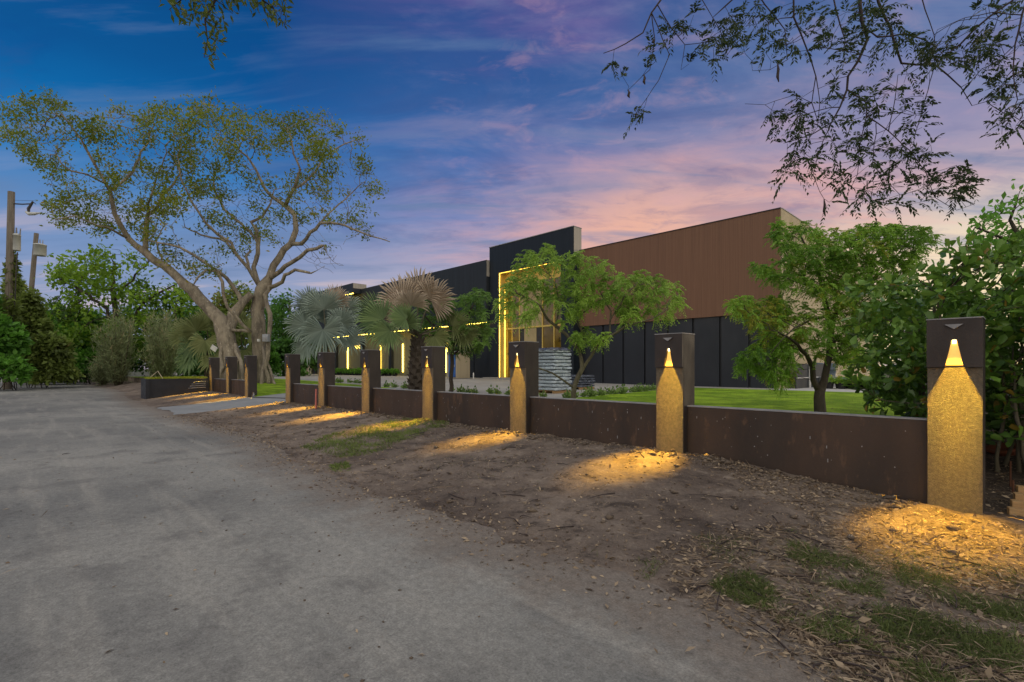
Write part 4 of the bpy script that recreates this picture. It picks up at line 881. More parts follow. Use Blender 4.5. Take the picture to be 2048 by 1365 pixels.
fr = [(480, 650, 0, (-.2, 1), 36, 3, 110, .2, (0, .3, 1)), (496, 668, -.4, (.6, .6), 38, 3, 120, .3, (0, .3, 1)), (492, 700, -.6, (.5, -.7), 36, 3, 120, .3, (0, .3, 1)), (470, 690, -.4, (-.7, -.1), 34, 3, 120, .3, (0, .3, 1))]
palm('yellowing_fan_palm', 'yellow-green fan palm seen between the two big trunks', 'palm', cr, fr, 36, [((cr.x, cr.y, .5), .25), ((cr.x, cr.y, cr.z - .1), .2)], PM, M['barkd'], M['barkg'], base=(cr.x, cr.y, .5))
# ------------------------------------------------------------------ trees and thickets along the road
def far_tree(label, px, base, d, limbs, polys, natt, dz, lf, per, size, group='trees beyond the fence', step=.6, kill=1.0, keep=None, name='broadleaf_tree', spread=.42, tint=(.22, 1.1)):
    tr = Tree(); b = W(px, HY, d); b.z = .3
    for i, l in enumerate(limbs): tr.plimb(l, d, sub=.6, wob=.1)
    tr.grow(polypts(polys, natt, d, dz), step, 8, kill, 50, .3).radii(.02, 2.3, .2)
    bb = np.array(b); r = treeroot(name, label, 'tree', bb, group); shift(tr, bb); tr.mesh('trunk', M['barkd'], r, 6)
    foliage(tr, 'crown', lf, r, .05, per, size, spread, 'dia', .62, -.05, keep, 1.3, tint, .5); return r
far_tree('bright green layered tree behind the feathery bushes, left of the leaning trunk', 240, 0, 47, [[(240, 765, 14), (238, 700, 12), (232, 640, 10), (225, 580, 7), (230, 530, 4)], [(232, 640, 7), (180, 590, 5), (120, 560, 3)], [(236, 660, 7), (300, 600, 5), (350, 570, 3)], [(230, 600, 5), (270, 550, 4), (300, 520, 2.5)]],
    [[(88, 520), (150, 496), (215, 492), (290, 510), (340, 540), (290, 555), (180, 545), (100, 550)], [(90, 590), (150, 560), (260, 565), (400, 580), (410, 625), (300, 620), (180, 610), (100, 620)], [(100, 640), (200, 625), (330, 635), (400, 650), (380, 720), (260, 700), (150, 690)], [(90, 620), (170, 610), (180, 680), (110, 680)]], 620, 4.5, L_['bright'], 26, .42, keep=lambda P: rng.random(len(P)) < np.clip(.6 + 2.2 * np.array([mnoise.noise(Vector((p[0] * .16, p[1] * .16, p[2] * .55))) for p in P]), .05, 1))
far_tree('dark green tree behind the gap between the upright trunk and the silver palm', 588, 0, 52, [[(590, 765, 14), (590, 700, 11), (588, 640, 8), (580, 605, 4)]], [[(530, 600), (570, 588), (592, 620), (610, 660), (630, 700), (620, 750), (560, 750), (535, 700)]], 240, 3, L_['dark'], 30, .42)
far_tree('yellowish tree rising behind the crossing limbs of the leaning tree', 470, 0, 56, [[(465, 760, 12), (465, 680, 10), (470, 610, 6), (480, 580, 3)]], [[(420, 600), (450, 575), (500, 570), (512, 600), (500, 680), (430, 680)]], 200, 3, L_['olive'], 26, .5, name='tall_shrub')
far_tree('dark green tree filling the gap behind the olive fan palm', 410, 0, 60, [[(400, 760, 14), (400, 690, 10), (400, 640, 6)]], [[(340, 620), (440, 610), (500, 660), (480, 750), (340, 750)]], 220, 3, L_['dark'], 30, .5)
def blob(px, py, d, rx, ry, rz=None): 
    q = W(px, py, d); k = d / F; return (q.x, q.y, q.z, rx * k, (rz or rx) * k, ry * k)
grpv = 'thickets along the road'
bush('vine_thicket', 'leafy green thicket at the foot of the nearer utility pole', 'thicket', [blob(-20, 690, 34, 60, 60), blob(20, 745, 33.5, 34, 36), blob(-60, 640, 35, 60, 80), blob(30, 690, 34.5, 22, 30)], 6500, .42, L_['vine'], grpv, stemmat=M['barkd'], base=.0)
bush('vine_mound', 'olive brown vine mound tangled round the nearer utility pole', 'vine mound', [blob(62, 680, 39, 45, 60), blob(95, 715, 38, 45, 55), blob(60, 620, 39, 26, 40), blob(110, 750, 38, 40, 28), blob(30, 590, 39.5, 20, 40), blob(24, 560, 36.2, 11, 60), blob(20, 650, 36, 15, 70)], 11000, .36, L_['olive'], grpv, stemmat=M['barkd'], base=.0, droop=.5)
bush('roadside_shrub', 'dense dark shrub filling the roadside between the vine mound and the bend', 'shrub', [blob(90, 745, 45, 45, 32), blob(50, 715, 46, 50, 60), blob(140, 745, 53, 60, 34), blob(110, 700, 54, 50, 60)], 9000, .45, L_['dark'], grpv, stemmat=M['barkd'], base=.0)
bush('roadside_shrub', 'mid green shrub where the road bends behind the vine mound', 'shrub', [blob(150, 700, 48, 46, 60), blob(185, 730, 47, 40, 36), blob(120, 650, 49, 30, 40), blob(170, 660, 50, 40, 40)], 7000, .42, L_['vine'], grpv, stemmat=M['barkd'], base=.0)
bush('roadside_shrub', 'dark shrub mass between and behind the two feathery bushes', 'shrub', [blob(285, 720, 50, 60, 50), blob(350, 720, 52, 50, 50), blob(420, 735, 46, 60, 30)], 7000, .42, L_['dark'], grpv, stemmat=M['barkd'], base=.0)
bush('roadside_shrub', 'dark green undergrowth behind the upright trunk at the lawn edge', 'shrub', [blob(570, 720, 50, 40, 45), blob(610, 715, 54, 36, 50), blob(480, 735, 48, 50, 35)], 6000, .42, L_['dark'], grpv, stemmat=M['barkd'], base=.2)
bush('fern_shrub', 'light green ferny shrub beside the upright pale trunk on the lawn', 'shrub', [blob(548, 735, 31, 12, 32), blob(540, 710, 32, 10, 20)], 900, .22, L_['vine'], base=.4)
def feather(px, d, w_, h, label, n=3600):
    b = G(px, 772, .1); b = W(px, HY, d); b.z = .1; k = d / F; root = thing('feathery_bush', label, 'bush', tuple(b), 'feathery bushes by the road')
    mb = MB(); P, D, S, T = [], [], [], []
    for i in range(46):
        a = rng.uniform(0, 2 * PI); r = rng.random() ** .6; top = np.array([math.cos(a) * w_ * k * .52 * r, math.sin(a) * w_ * k * .5 * r, h * k * 1.08 * (1 - .3 * r * r) * rng.uniform(.55, 1.05)]); s0 = top * np.array([.18, .18, 0]); mid = (s0 + top) * .5 * np.array([1.05, 1.05, 1.0]); pts = [s0, mid, top]
        mb.tube(pts, [.03, .02, .006], 4)
        m = n // 46
        for f in rng.uniform(.12, 1, m):
            q = (1 - f) ** 2 * s0 + 2 * f * (1 - f) * mid + f * f * top; P.append(q + rng.normal(size=3) * .16); dd = (top - s0) * .12 + rng.normal(size=3) * .45; D.append(dd + np.array([0, 0, .15 - .3 * rng.random()])); S.append(rng.uniform(.25, .6)); T.append(np.clip(.2 + .5 * f + rng.normal() * .2, 0, 1))
    leaves('foliage', P, D, S, L_['feather'], root, 'dia', .10, np.array(T)); mb.build('stem', M['barkg'], root, smooth=True)
feather(238, 41, 72, 135, 'tall grey-green feathery bush at the roadside, nearer the road bend', 6500); feather(325, 42, 84, 142, 'wide grey-green feathery bush just behind the raised planter', 7500)
feather(205, 43, 50, 60, 'low feathery bush hugging the road edge by the bend', 2500)
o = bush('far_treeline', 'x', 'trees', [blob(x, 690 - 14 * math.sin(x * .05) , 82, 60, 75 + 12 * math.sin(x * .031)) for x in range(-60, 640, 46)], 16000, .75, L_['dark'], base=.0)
for k in ('label', 'category'): del o[k]
for c in list(o.children): c.parent = None; c.location = o.location; c.name = 'distant_treeline'; c['kind'] = 'stuff'
bpy.data.objects.remove(o)
# utility poles
def upole(label, top, bot, d, dia, can, arm):
    b = Vector((bot.x, bot.y, 0)); t = thing('utility_pole', label, 'utility pole', tuple(b)); L = lambda p: Vector(p) - b
    MB().tube([L(bot) - Vector((0, 0, 1)), L(bot), L(bot.lerp(top, .5)), L(top)], [dia * .55, dia * .55, dia * .5, dia * .43], 12, jit=.1).build('pole', M['pole'], t, smooth=True)
    c = L(can[0]); r, h = can[1], can[2]
    o = MB().lathe(tuple(c), [(r * .9, -h / 2), (r, -h / 2 + .05), (r, h / 2 - .08), (r * 1.06, h / 2 - .08), (r * 1.06, h / 2), (r * .6, h / 2 + .08), (.05, h / 2 + .1)], 18).build('transformer', M['can'], t, True)
    MB().tube([c + Vector((0, 0, h / 2 + .05)), c + Vector((.05, 0, h / 2 + .5))], [.06, .04], 7).tube([c + RT * .25 + Vector((0, 0, h / 2)), c + RT * .3 + Vector((0, 0, h / 2 + .45))], [.05, .03], 7).build('bushing', M['cap'], o)
    return t, L
t, L = upole('nearer tall weathered utility pole with street light arm, wrapped in vines', W(23, 384, 36), W(15, 765, 36), 36, .46, (W(33, 486, 36.2), .24, 1.15), 0)
MB().tube([L(W(28, 408, 36)), L(W(45, 409, 36)), L(W(64, 408, 36))], .05, 6).tube([L(W(27, 401, 36)), L(W(75, 402, 36))], .012, 4).tube([L(W(58, 430, 36)), L(W(57, 418, 36)), L(W(66, 404, 36)), L(W(72, 409, 36))], [.06, .1, .07, .02], 6).build('lamp_arm', M['iron'], t)
q = L(W(60, 428, 36)); MB().tube([L(W(52, 424, 36)), L(W(58, 428, 36)), L(W(68, 428, 36)), L(W(82, 426, 36))], [.07, .13, .12, .03], 8).build('street_lamp', M['can'], t, True)
MB().tube([L(W(35, 505, 36)), L(W(33, 530, 36)), L(W(30, 600, 36)), L(W(24, 680, 36))], .04, 5).build('service_cable', M['iron'], t)
t, L = upole('farther leaning utility pole with a pale transformer can', W(73, 467, 50), W(46, 768, 50), 50, .44, (W(80, 501, 49.5), .5, 1.1), 0)
MB().tube([L(W(66, 500, 49.8)), L(W(86, 498, 49.5))], .05, 5).build('bracket', M['iron'], t)
for px_ in (76, 83):
    pass
# ------------------------------------------------------------------ broad-leaved hedge by the nearest post
tr = Tree(); hb = np.array([.2, 9.2, .25])
tr.add(hb, -1, .04)
for i in range(26):
    x = rng.uniform(-1.7, 1.9); y = rng.uniform(8.0, 10.8); s = np.array([x * .72 - .05, 8.5 + (y - 8.5) * .7, gz(x * .72, 8.5 + (y - 8.5) * .7) - .05]); e = np.array([x + rng.normal() * .2, y + rng.normal() * .2, rng.uniform(1.5, 3.0)]); m_ = (s + e) / 2 + rng.normal(size=3) * .12
    k = tr.add(s, 0, .03); tr.limb([(*m_, .022), (*e, .009)], k, .2, .02)
n = 4800; AX = rng.uniform(-1.95, 2.3, n); AY = rng.uniform(7.6, 11.2, n); AZ = .35 + rng.random(n) ** .8 * 3.3
top = np.array([2.55 + .55 * sm(-1.6, .2, x) + .35 * nz(x, y, 1.2, 4) for x, y in zip(AX, AY)]); edge = np.array([.0 + .28 * nz(y, z_, 1.5, 2) for y, z_ in zip(AY, AZ)])
ok = (AZ < top) & (AX > -1.65 + edge + .35 * (AZ < 1.0)) & ~((AZ < 1.3) & (AY < 8.0) & (AX > -.75)) & ~((AZ < .6) & (AX > -.6))
A = np.stack([AX, AY, AZ], 1)[ok]
tr.grow(A, .13, 2.5, .17, 60, .3).radii(.004, 2.3, .02)
for i in range(1, len(tr.p)):
    if tr.par[i] == 0: tr.par[i] = 0
r = treeroot('broadleaf_hedge', 'dense hedge of big glossy rounded leaves behind the nearest lamp post', 'hedge', hb); shift(tr, hb)
# drop the bar from the shared root to each stem: stems start in the soil
kids0 = [i for i in range(1, len(tr.p)) if tr.par[i] == 0 and tr.fix[i]]
mb = MB(); st = [(i, None) for i in kids0]
while st:
    i, par = st.pop(); ch = [] if par is None else [(tr.p[par], min(tr.R[par], tr.R[i] * 1.2))]
    while True:
        ch.append((tr.p[i], tr.R[i])); k = sorted(tr.kids[i], key=lambda j: -tr.R[j])
        if not k: break
        st += [(j, i) for j in k[1:]]; i = k[0]
    if len(ch) > 1: mb.tube([c[0] for c in ch], [c[1] for c in ch], 5 if ch[0][1] > .012 else 3)
mb.build('stem', M['barkg'], r, smooth=True)
idx = tr.tips(.0065); idx = np.repeat(idx, 11); n = len(idx); P = np.array([tr.p[i] for i in idx]); D = tr.dirs(idx) * .5 + rng.normal(size=(n, 3)) * .75; D[:, 2] += .05
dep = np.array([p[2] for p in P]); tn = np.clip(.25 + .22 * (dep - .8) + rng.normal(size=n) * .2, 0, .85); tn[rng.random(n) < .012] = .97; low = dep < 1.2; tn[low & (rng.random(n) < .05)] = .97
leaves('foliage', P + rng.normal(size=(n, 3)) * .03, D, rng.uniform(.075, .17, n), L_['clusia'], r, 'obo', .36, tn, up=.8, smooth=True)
bush('understory_shrub', 'dark understory shrub in the shade behind the glossy hedge', 'shrub', [(1.2, 12.6, 1.2, 1.6, 1.2, 1.2), (-.3, 12.2, .9, 1.1, .9, .9), (2.8, 13, 1.6, 1.6, 1.2, 1.5)], 3600, .16, L_['dark'], stemmat=M['barkd'], base=.35)

tr = Tree(); d = 11.5; tr.plimb([(2120, 790, 24), (2090, 600, 18), (2050, 500, 12), (2020, 440, 6), (2035, 400, 4)], d, sub=.3); tr.plimb([(2050, 500, 8), (1990, 470, 5), (1950, 455, 3)], d, sub=.3)
tr.grow(polypts([[(1915, 470), (1960, 440), (1985, 425), (2020, 385), (2060, 370), (2120, 400), (2120, 560), (1990, 540), (1930, 500)]], 300, d, 1.2), .2, 3, .3, 50, .3).radii(.008, 2.3, .05)
b = np.array((*W(2110, HY, d).xy, .3)); r = treeroot('tall_shrub_tree', 'taller leafy tree rising behind the glossy hedge at the frame edge', 'tree', b); shift(tr, b); tr.mesh('trunk', M['barkd'], r, 6)
foliage(tr, 'crown', L_['vine'], r, .012, 7, .17, .12, 'dia', .5, .1, tint=(.8, 1.0))
# ------------------------------------------------------------------ branches overhead
tr = Tree(); d = 5.2
tr.add(np.array([7.2, 6.6, 0]) , -1, .2)
tr.limb([(7.1, 6.5, 2.5, .17), (6.6, 6.2, 4.6, .14), (5.2, 5.4, 6.0, .11), (3.6, 4.9, 6.6, .09), (2.2, 4.6, 6.4, .07), (.9, 4.5, 6.0, .05), (-.4, 4.4, 5.9, .035), (-1.6, 4.3, 5.7, .025)], 0, .3, .03)
def drop(pts, dd=0):
    q = W(pts[0][0], pts[0][1], d + dd); a = np.array(tr.p); i = int(np.argmin(((a - np.array(q)) ** 2).sum(1) + 3 * (a[:, 2] < 4.4)))
    tr.plimb([(x, y, w_ * .8, dd + (r[0] if r else 0)) for x, y, w_, *r in pts], d, start=i, sub=.12, wob=.012)
def twig(pts, dd=0): tr.plimb([(x, y, w_ * .8, dd) for x, y, w_ in pts], d, sub=.1, wob=.01)
drop([(1722, -30, 9), (1720, 8, 8.5), (1724, 44, 8), (1735, 79, 7), (1716, 123, 6), (1696, 153, 5.5), (1694, 180, 5), (1680, 215, 4), (1663, 246, 3.6), (1628, 267, 3), (1571, 286, 2)])
twig([(1694, 180, 4), (1733, 206, 3.8), (1733, 232, 3.6), (1777, 263, 3.2), (1821, 303, 2.8), (1852, 346, 2.4), (1869, 395, 2), (1913, 421, 1.5), (1950, 408, 1)])
drop([(1750, -30, 7), (1757, 5, 6.5), (1781, 57, 6), (1803, 127, 5), (1835, 130, 4.5), (1869, 129, 4), (1895, 150, 3.4), (1922, 175, 2.8), (1944, 212, 2)], .4)
twig([(1735, 60, 5), (1755, 75, 4.6), (1808, 68, 4), (1847, 79, 3.4), (1872, 95, 2.4), (1905, 130, 1.5)])
drop([(1586, -30, 6), (1588, 5, 5.5), (1588, 35, 5), (1603, 70, 4.4), (1615, 101, 4), (1632, 153, 3.2), (1624, 206, 2.6), (1637, 246, 2)], -.2)
drop([(1330, -30, 5), (1322, 0, 4.6), (1303, 26, 4), (1286, 66, 3.2), (1251, 88, 2.6), (1207, 107, 1.6)], -.1)
twig([(1303, 26, 3), (1325, 79, 2.8), (1339, 110, 2.5), (1317, 162, 2), (1282, 213, 1.4)]); twig([(1303, 26, 3), (1310, 80, 2.5), (1300, 140, 2), (1255, 182, 1.2)]); twig([(1315, 10, 3), (1343, 57, 2.6), (1370, 90, 2), (1362, 140, 1.2)])
drop([(1385, -30, 3), (1410, 10, 2.6), (1440, 60, 2.2), (1455, 110, 1.6), (1420, 130, 1)], .3); drop([(1500, -30, 4), (1530, 10, 3.4), (1570, 60, 2.6), (1575, 120, 2), (1540, 140, 1.4), (1505, 142, 1)], .2)
twig([(1615, 101, 2.6), (1640, 95, 2.4), (1700, 104, 2), (1760, 120, 1.5)], -.2); twig([(1632, 153, 2.4), (1640, 205, 2), (1635, 255, 1.6), (1600, 300, 1.2), (1555, 362, 1)], -.2)
twig([(1663, 246, 2.6), (1640, 300, 2), (1626, 350, 1.8), (1640, 385, 1.4), (1648, 398, 1.2)]); twig([(1624, 206, 2), (1590, 190, 1.6), (1530, 210, 1.2), (1490, 208, .8)], -.2)
twig([(1733, 232, 2.6), (1720, 290, 2.2), (1715, 350, 1.6), (1690, 400, 1)]); twig([(1777, 263, 2.4), (1790, 200, 2.2), (1796, 150, 1.6)]); twig([(1752, 247, 2.4), (1745, 330, 2), (1800, 390, 1.4), (1840, 380, 1)]); twig([(1869, 129, 2.2), (1850, 200, 2), (1830, 270, 1.6), (1818, 330, 1)], .4)
drop([(2060, -30, 6), (2044, 30, 5), (2030, 90, 4), (2026, 140, 3), (2035, 200, 2.4), (2010, 260, 1.5)], -.5); twig([(2040, 30, 3), (1985, 25, 2.5), (1930, 36, 2), (1875, 60, 1.2)], -.5); drop([(1835, -30, 3.6), (1850, 20, 3), (1868, 70, 2.2), (1872, 110, 1.6)], .6); drop([(1660, -30, 4.5), (1672, 20, 4), (1690, 80, 3), (1688, 120, 2)], .3)
PO = [[(1410, 60), (1440, 20), (1500, 10), (1510, 60), (1470, 110), (1415, 130)], [(1500, 20), (1640, 10), (1650, 90), (1600, 120), (1530, 90)], [(1640, 10), (1790, 5), (1800, 90), (1660, 130)], [(1800, 60), (1990, 80), (1980, 150), (1900, 160), (1810, 120)], [(1960, 0), (2080, 0), (2080, 280), (2000, 270), (1985, 200), (1960, 120)], [(1640, 130), (1730, 180), (1800, 160), (1860, 200), (1850, 250), (1700, 250)], [(1680, 290), (1800, 240), (1850, 290), (1960, 340), (1940, 400), (1860, 410), (1760, 420), (1640, 370)], [(1550, 290), (1630, 270), (1640, 330), (1560, 370)], [(1205, 140), (1215, 115), (1250, 115), (1250, 140)], [(1255, 210), (1285, 210), (1275, 240), (1255, 238)], [(1300, 60), (1380, 20), (1390, 60), (1320, 100)], [(1545, 235), (1600, 200), (1640, 190), (1630, 270), (1550, 260)]]
tr.grow(polypts(PO, 760, d, .55), .11, 1.6, .11, 40, .3).radii(.0022, 2.2, .012)
b = np.array([7.2, 6.6, 0]); r = treeroot('overhanging_tree', 'tree reaching over the street with long drooping bare twigs, feathery leaves and dark seed pods', 'tree', b)
for px_, py_, ln_, dd in ((1648, 398, 36, 0), (1555, 126, 38, -.2), (1257, 181, 16, 0), (1306, 78, 10, 0), (1288, 150, 20, -.1)):
    q = np.array(W(px_, py_, d + dd)); L = ln_ / F * d; pts = [q - b, q - b + np.array([.006, .004, -L * .35]), q - b + np.array([.002, -.006, -L * .7]), q - b + np.array([.012, 0, -L])]
    MB().tube(pts, [.004, .013, .014, .004], 7, jit=.2).build('seed_pod', M['twig'], r, smooth=True)
shift(tr, b); tr.mesh('branch', M['twig'], r, 6)
inp = PO
def over_keep(P):
    return rng.random(len(P)) < .8
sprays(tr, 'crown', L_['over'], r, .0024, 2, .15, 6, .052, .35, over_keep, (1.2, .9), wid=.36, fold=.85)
tr = Tree(); d = 4.6; tr.add(np.array(W(470, -420, d)), -1, .04)
tr.plimb([(460, -200, 14), (450, -60, 9), (430, 0, 6), (410, 40, 4), (415, 80, 2.5), (408, 115, 1.5)], d, start=0, sub=.12, wob=.01); tr.plimb([(450, -60, 7), (500, -20, 5), (545, 15, 3), (570, 50, 1.6)], d, sub=.12, wob=.01); tr.plimb([(445, -50, 6), (380, -15, 4), (350, 10, 2), (338, 20, 1)], d, sub=.12, wob=.01)
tr.grow(polypts([[(330, -60), (600, -60), (575, 0), (500, 25), (440, 40), (380, 50), (340, 15)], [(370, 30), (440, 30), (470, 60), (420, 75), (385, 70)], [(390, 70), (425, 70), (418, 118), (400, 112)], [(540, 0), (575, 5), (575, 55), (555, 50)]], 260, d, .5), .1, 1.5, .13, 40, .3).radii(.0025, 2.2, .012)
b = np.array(W(470, -420, d)); r = treeroot('overhanging_branch', 'leafy green branch hanging into the top of the view above the big trees', 'branch', b); shift(tr, b); tr.mesh('branch', M['twig'], r, 5)
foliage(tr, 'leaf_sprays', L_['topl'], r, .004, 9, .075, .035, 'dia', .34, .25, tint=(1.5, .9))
# ------------------------------------------------------------------ ground cover
def scatter(polys, n, zf=gz):
    out = []
    for poly, m in zip(polys, n):
        a = np.array(poly, float); lo, hi = a.min(0), a.max(0); c = lo + rng.random((m * 60, 2)) * (hi - lo); ok = inpoly(c[:, 0], c[:, 1], poly); out.append(c[ok][:m])
    g = np.vstack(out); return np.column_stack([g, [zf(x, y) for x, y in g]])
def gp(pts): return [(lambda q: (q.x, q.y))(G(x, y, .08)) for x, y in pts]
def grass(name, P, h, mat, wid=.035, lean=.55):
    n = len(P); D = np.column_stack([rng.normal(size=(n, 2)) * lean, np.ones(n)]); S = h * rng.uniform(.5, 1.3, n)
    tn = np.clip(.5 + .5 * np.array([nz(p[0], p[1], 1.7, 3) for p in P]) + rng.normal(size=n) * .2, 0, 1)
    return tag(leaves(name, P - np.array([0, 0, .005]), D, S, mat, None, 'blade', wid, tn, up=.0), kind='stuff')
gpoly = [gp([(1575, 1055), (1640, 1065), (1760, 1130), (1770, 1180), (1640, 1150), (1580, 1100)]), gp([(1425, 1130), (1500, 1130), (1600, 1180), (1680, 1205), (1780, 1290), (1740, 1300), (1600, 1230), (1430, 1160)]), gp([(1790, 1110), (1900, 1140), (2048, 1180), (2048, 1240), (1900, 1190), (1790, 1150)]), gp([(1780, 1290), (1880, 1310), (2048, 1340), (2048, 1400), (1820, 1400)]), gp([(1960, 1190), (2048, 1200), (2048, 1250), (1980, 1230)]), gp([(600, 885), (720, 862), (890, 850), (895, 870), (760, 905), (680, 908)]), gp([(655, 918), (695, 918), (695, 932), (660, 932)]), gp([(1180, 1085), (1330, 1110), (1300, 1140), (1200, 1110)]), gp([(1700, 1180), (2048, 1250), (2048, 1330), (1800, 1280)])]
P = scatter(gpoly, [5200, 6500, 3000, 4200, 1400, 6500, 250, 500, 6000]); keep = np.array([nz(p[0], p[1], 2.6, 6) for p in P]) + rng.normal(size=len(P)) * .16 > -.02; grass('verge_grass', P[keep], .075, L_['grass'], .05, .95)
P = scatter([gp([(600, 888), (650, 872), (760, 856), (890, 848), (900, 866), (800, 890), (740, 908), (670, 908)]), gp([(665, 918), (700, 918), (700, 934), (660, 934)])], [11000, 500]); keep = np.array([nz(p[0], p[1], 2.2, 6) for p in P]) + rng.normal(size=len(P)) * .2 > -.1; grass('worn_grass', P[keep], .085, L_['worn'], .11, .9)
P = scatter([gp([(1380, 1060), (2048, 1100), (2100, 1480), (1700, 1365)]), [(-11, 4), (-4, 3.6), (-4, 6.4), (-11, 6.6)]], [9000, 2500]); keep = np.array([nz(p[0], p[1], 1.9, 6) for p in P]) + rng.normal(size=len(P)) * .3 > .12; grass('sparse_grass', P[keep], .055, L_['grass'], .055, 1.0)
P = scatter([[(xl(8), 7.3), (-1.8, 7.3), (-1.9, 14), (-11.8, 14)], [(-11.8, 14), (-1.9, 14), (-1.9, 27), (-13.5, 27)]], [9000, 16000]); P[:, 2] -= .005; grass('lawn_grass', P, .06, L_['lawn'], .10)
P = scatter([[(-30.39, 4.36), (-29.61, 4.36), (-29.61, 6.87), (-30.39, 6.87)]], [5200], lambda x, y: .94); o = grass('sod_grass', P, .17, L_['sod'], .10, .35)
lit = [gp([(1300, 1080), (1560, 1040), (2100, 1060), (2100, 1480), (1700, 1365), (1400, 1200)]), gp([(1360, 925), (1860, 1010), (2048, 1050), (2048, 1110), (1700, 1060), (1500, 985)]), [(-8, 3.2), (-1, 3.2), (-1, 6.9), (-8, 6.9)], [(-19, 3.4), (-8, 3.4), (-8, 6.9), (-19, 6.9)], [(-19, 6.55), (-.8, 6.55), (-.8, 7.0), (-19, 7.0)], [(-31, 4.4), (-24, 4.4), (-24, 6.9), (-31, 6.9)], gp([(1960, 900), (2048, 900), (2060, 1030), (1975, 1010)]), [(-12, -2), (0, 1.2), (0, 3.2), (-12, 3.4)], gp([(1500, 1180), (2100, 1330), (2100, 1480), (1750, 1365)])]
P = scatter(lit, [4200, 2000, 2300, 2600, 2600, 700, 900, 160, 1500]); ex = rng.uniform(-19, 1.5, 2600); ey = np.array([ye(x) for x in ex]) + rng.normal(size=2600) * .22 - .05; P = np.vstack([P, np.column_stack([ex, ey, [gz(a, b) for a, b in zip(ex, ey)]]), scatter([[(-11, 8), (-2, 8), (-2.5, 24), (-12, 24)]], [150]) + np.array([0, 0, .05])]); n = len(P); D = np.column_stack([rng.normal(size=(n, 2)), rng.normal(size=n) * .22 + .06]); P[:, 2] += .006
tag(leaves('leaf_litter', P, D, rng.uniform(.02, .055, n) * np.where(rng.random(n) < .10, 1.5, 1), L_['litter'], None, 'dia', .42, rng.random(n) ** 1.3, up=1.6), kind='stuff')
P = scatter(lit, [3200, 800, 900, 700, 500, 200, 500, 30, 900]); n = len(P); D = np.column_stack([rng.normal(size=(n, 2)), rng.normal(size=n) * .10 + .03]); P[:, 2] += .008
tag(leaves('dry_straw', P, D, rng.uniform(.06, .2, n), L_['litter'], None, 'dia', .035, rng.random(n) * .8, up=1.5), kind='stuff')
P = scatter([[(-19, 6.45), (-.8, 6.45), (-.8, 7.02), (-19, 7.02)], [(-19, 3.4), (-.8, 3.2), (1.5, 6.9), (-19, 6.9)], [(-31, 6), (-24, 6), (-24, 6.9), (-31, 6.9)], [(-2, 1), (-19, 2.5), (-19, 3.3), (-2, 3.2)]], [1900, 800, 300, 130])
V, Fc = [], []; ico = [(0, 0, 1), (.9, 0, .1), (.2, .9, .2), (-.8, .5, 0), (-.7, -.6, .1), (.3, -.9, .15), (0, 0, -.6)]; icf = [(0, 1, 2), (0, 2, 3), (0, 3, 4), (0, 4, 5), (0, 5, 1), (6, 2, 1), (6, 3, 2), (6, 4, 3), (6, 5, 4), (6, 1, 5)]
for p in P:
    s = min(.05 if p[1] > ye(p[0]) else .012, .008 * rng.pareto(1.6) + .007); a = rng.uniform(0, 6); b = len(V); c, q = math.cos(a), math.sin(a)
    for (x, y, z) in ico: x, y, z = (np.array([x, y, z]) + rng.normal(size=3) * .2) * s * np.array([1.2, .9, .7]); V.append((p[0] + x * c - y * q, p[1] + x * q + y * c, p[2] + z + s * .2))
    Fc += [tuple(b + i for i in f_) for f_ in icf]
M['clod'] = pm('crumbly_clod', (.15, .115, .085), (.08, .06, .047), 9, .95, .6, 40, c3=(.3, .27, .23))
tag(np_mesh('dirt_clods', np.array(V), np.array(Fc), M['clod']), kind='stuff')
mb = MB()
for p in scatter([lit[0], lit[2], lit[3], lit[8], lit[7]], [46, 30, 24, 24, 1]):
    a = rng.uniform(0, 6.3); L = rng.uniform(.08, .38); q = Vector(p); e = q + Vector((math.cos(a), math.sin(a), 0)) * L; e.z = gz(e.x, e.y) + rng.uniform(.005, .03); m_ = (q + e) / 2 + Vector((rng.normal() * .02, rng.normal() * .02, .012)); mb.tube([q + Vector((0, 0, .006)), m_, e], [.006, .005, .002], 4)
tag(mb.build('fallen_twigs', M['twig'], smooth=True), kind='stuff')
# ------------------------------------------------------------------ sky, sun, camera
w = bpy.data.worlds.new('World'); sc.world = w; w.use_nodes = True; t = NT(w.node_tree); bgn = t.n['Background']; out = t.n['World Output']
gen = t.new('ShaderNodeTexCoord').outputs['Generated']
def dot(v):
    n = t.new('ShaderNodeVectorMath', operation='DOT_PRODUCT'); t.ln(gen, n.inputs[0]); n.inputs[1].default_value = v; return n.outputs['Value']
a = dot((*RT[:2], 0)); f = dot((*FW[:2], 0)); z = dot((0, 0, 1))
hy = t.math('SQRT', t.math('MAXIMUM', t.math('SUBTRACT', 1.0, t.math('MULTIPLY', z, z)), .0001)); az = t.math('DIVIDE', a, hy)
cl = t.math('MAXIMUM', t.math('ADD', z, .16), .05)
cv = t.new('ShaderNodeCombineXYZ'); t.ln(t.math('DIVIDE', a, cl), cv.inputs[0]); t.ln(t.math('DIVIDE', f, cl), cv.inputs[1])
wob = t.noise(cv.outputs[0], 1.4, 4, .5)
z2 = t.math('ADD', z, t.math('MULTIPLY', t.math('SUBTRACT', wob, .5), .07)); az2 = t.math('ADD', az, t.math('MULTIPLY', t.math('SUBTRACT', wob, .5), .25))
left = t.ramp(z2, [(0, lin(172, 165, 180)), (.09, lin(150, 160, 190)), (.2, lin(118, 145, 188)), (.32, lin(62, 124, 184)), (.44, lin(14, 84, 146)), (.58, lin(4, 60, 116))])
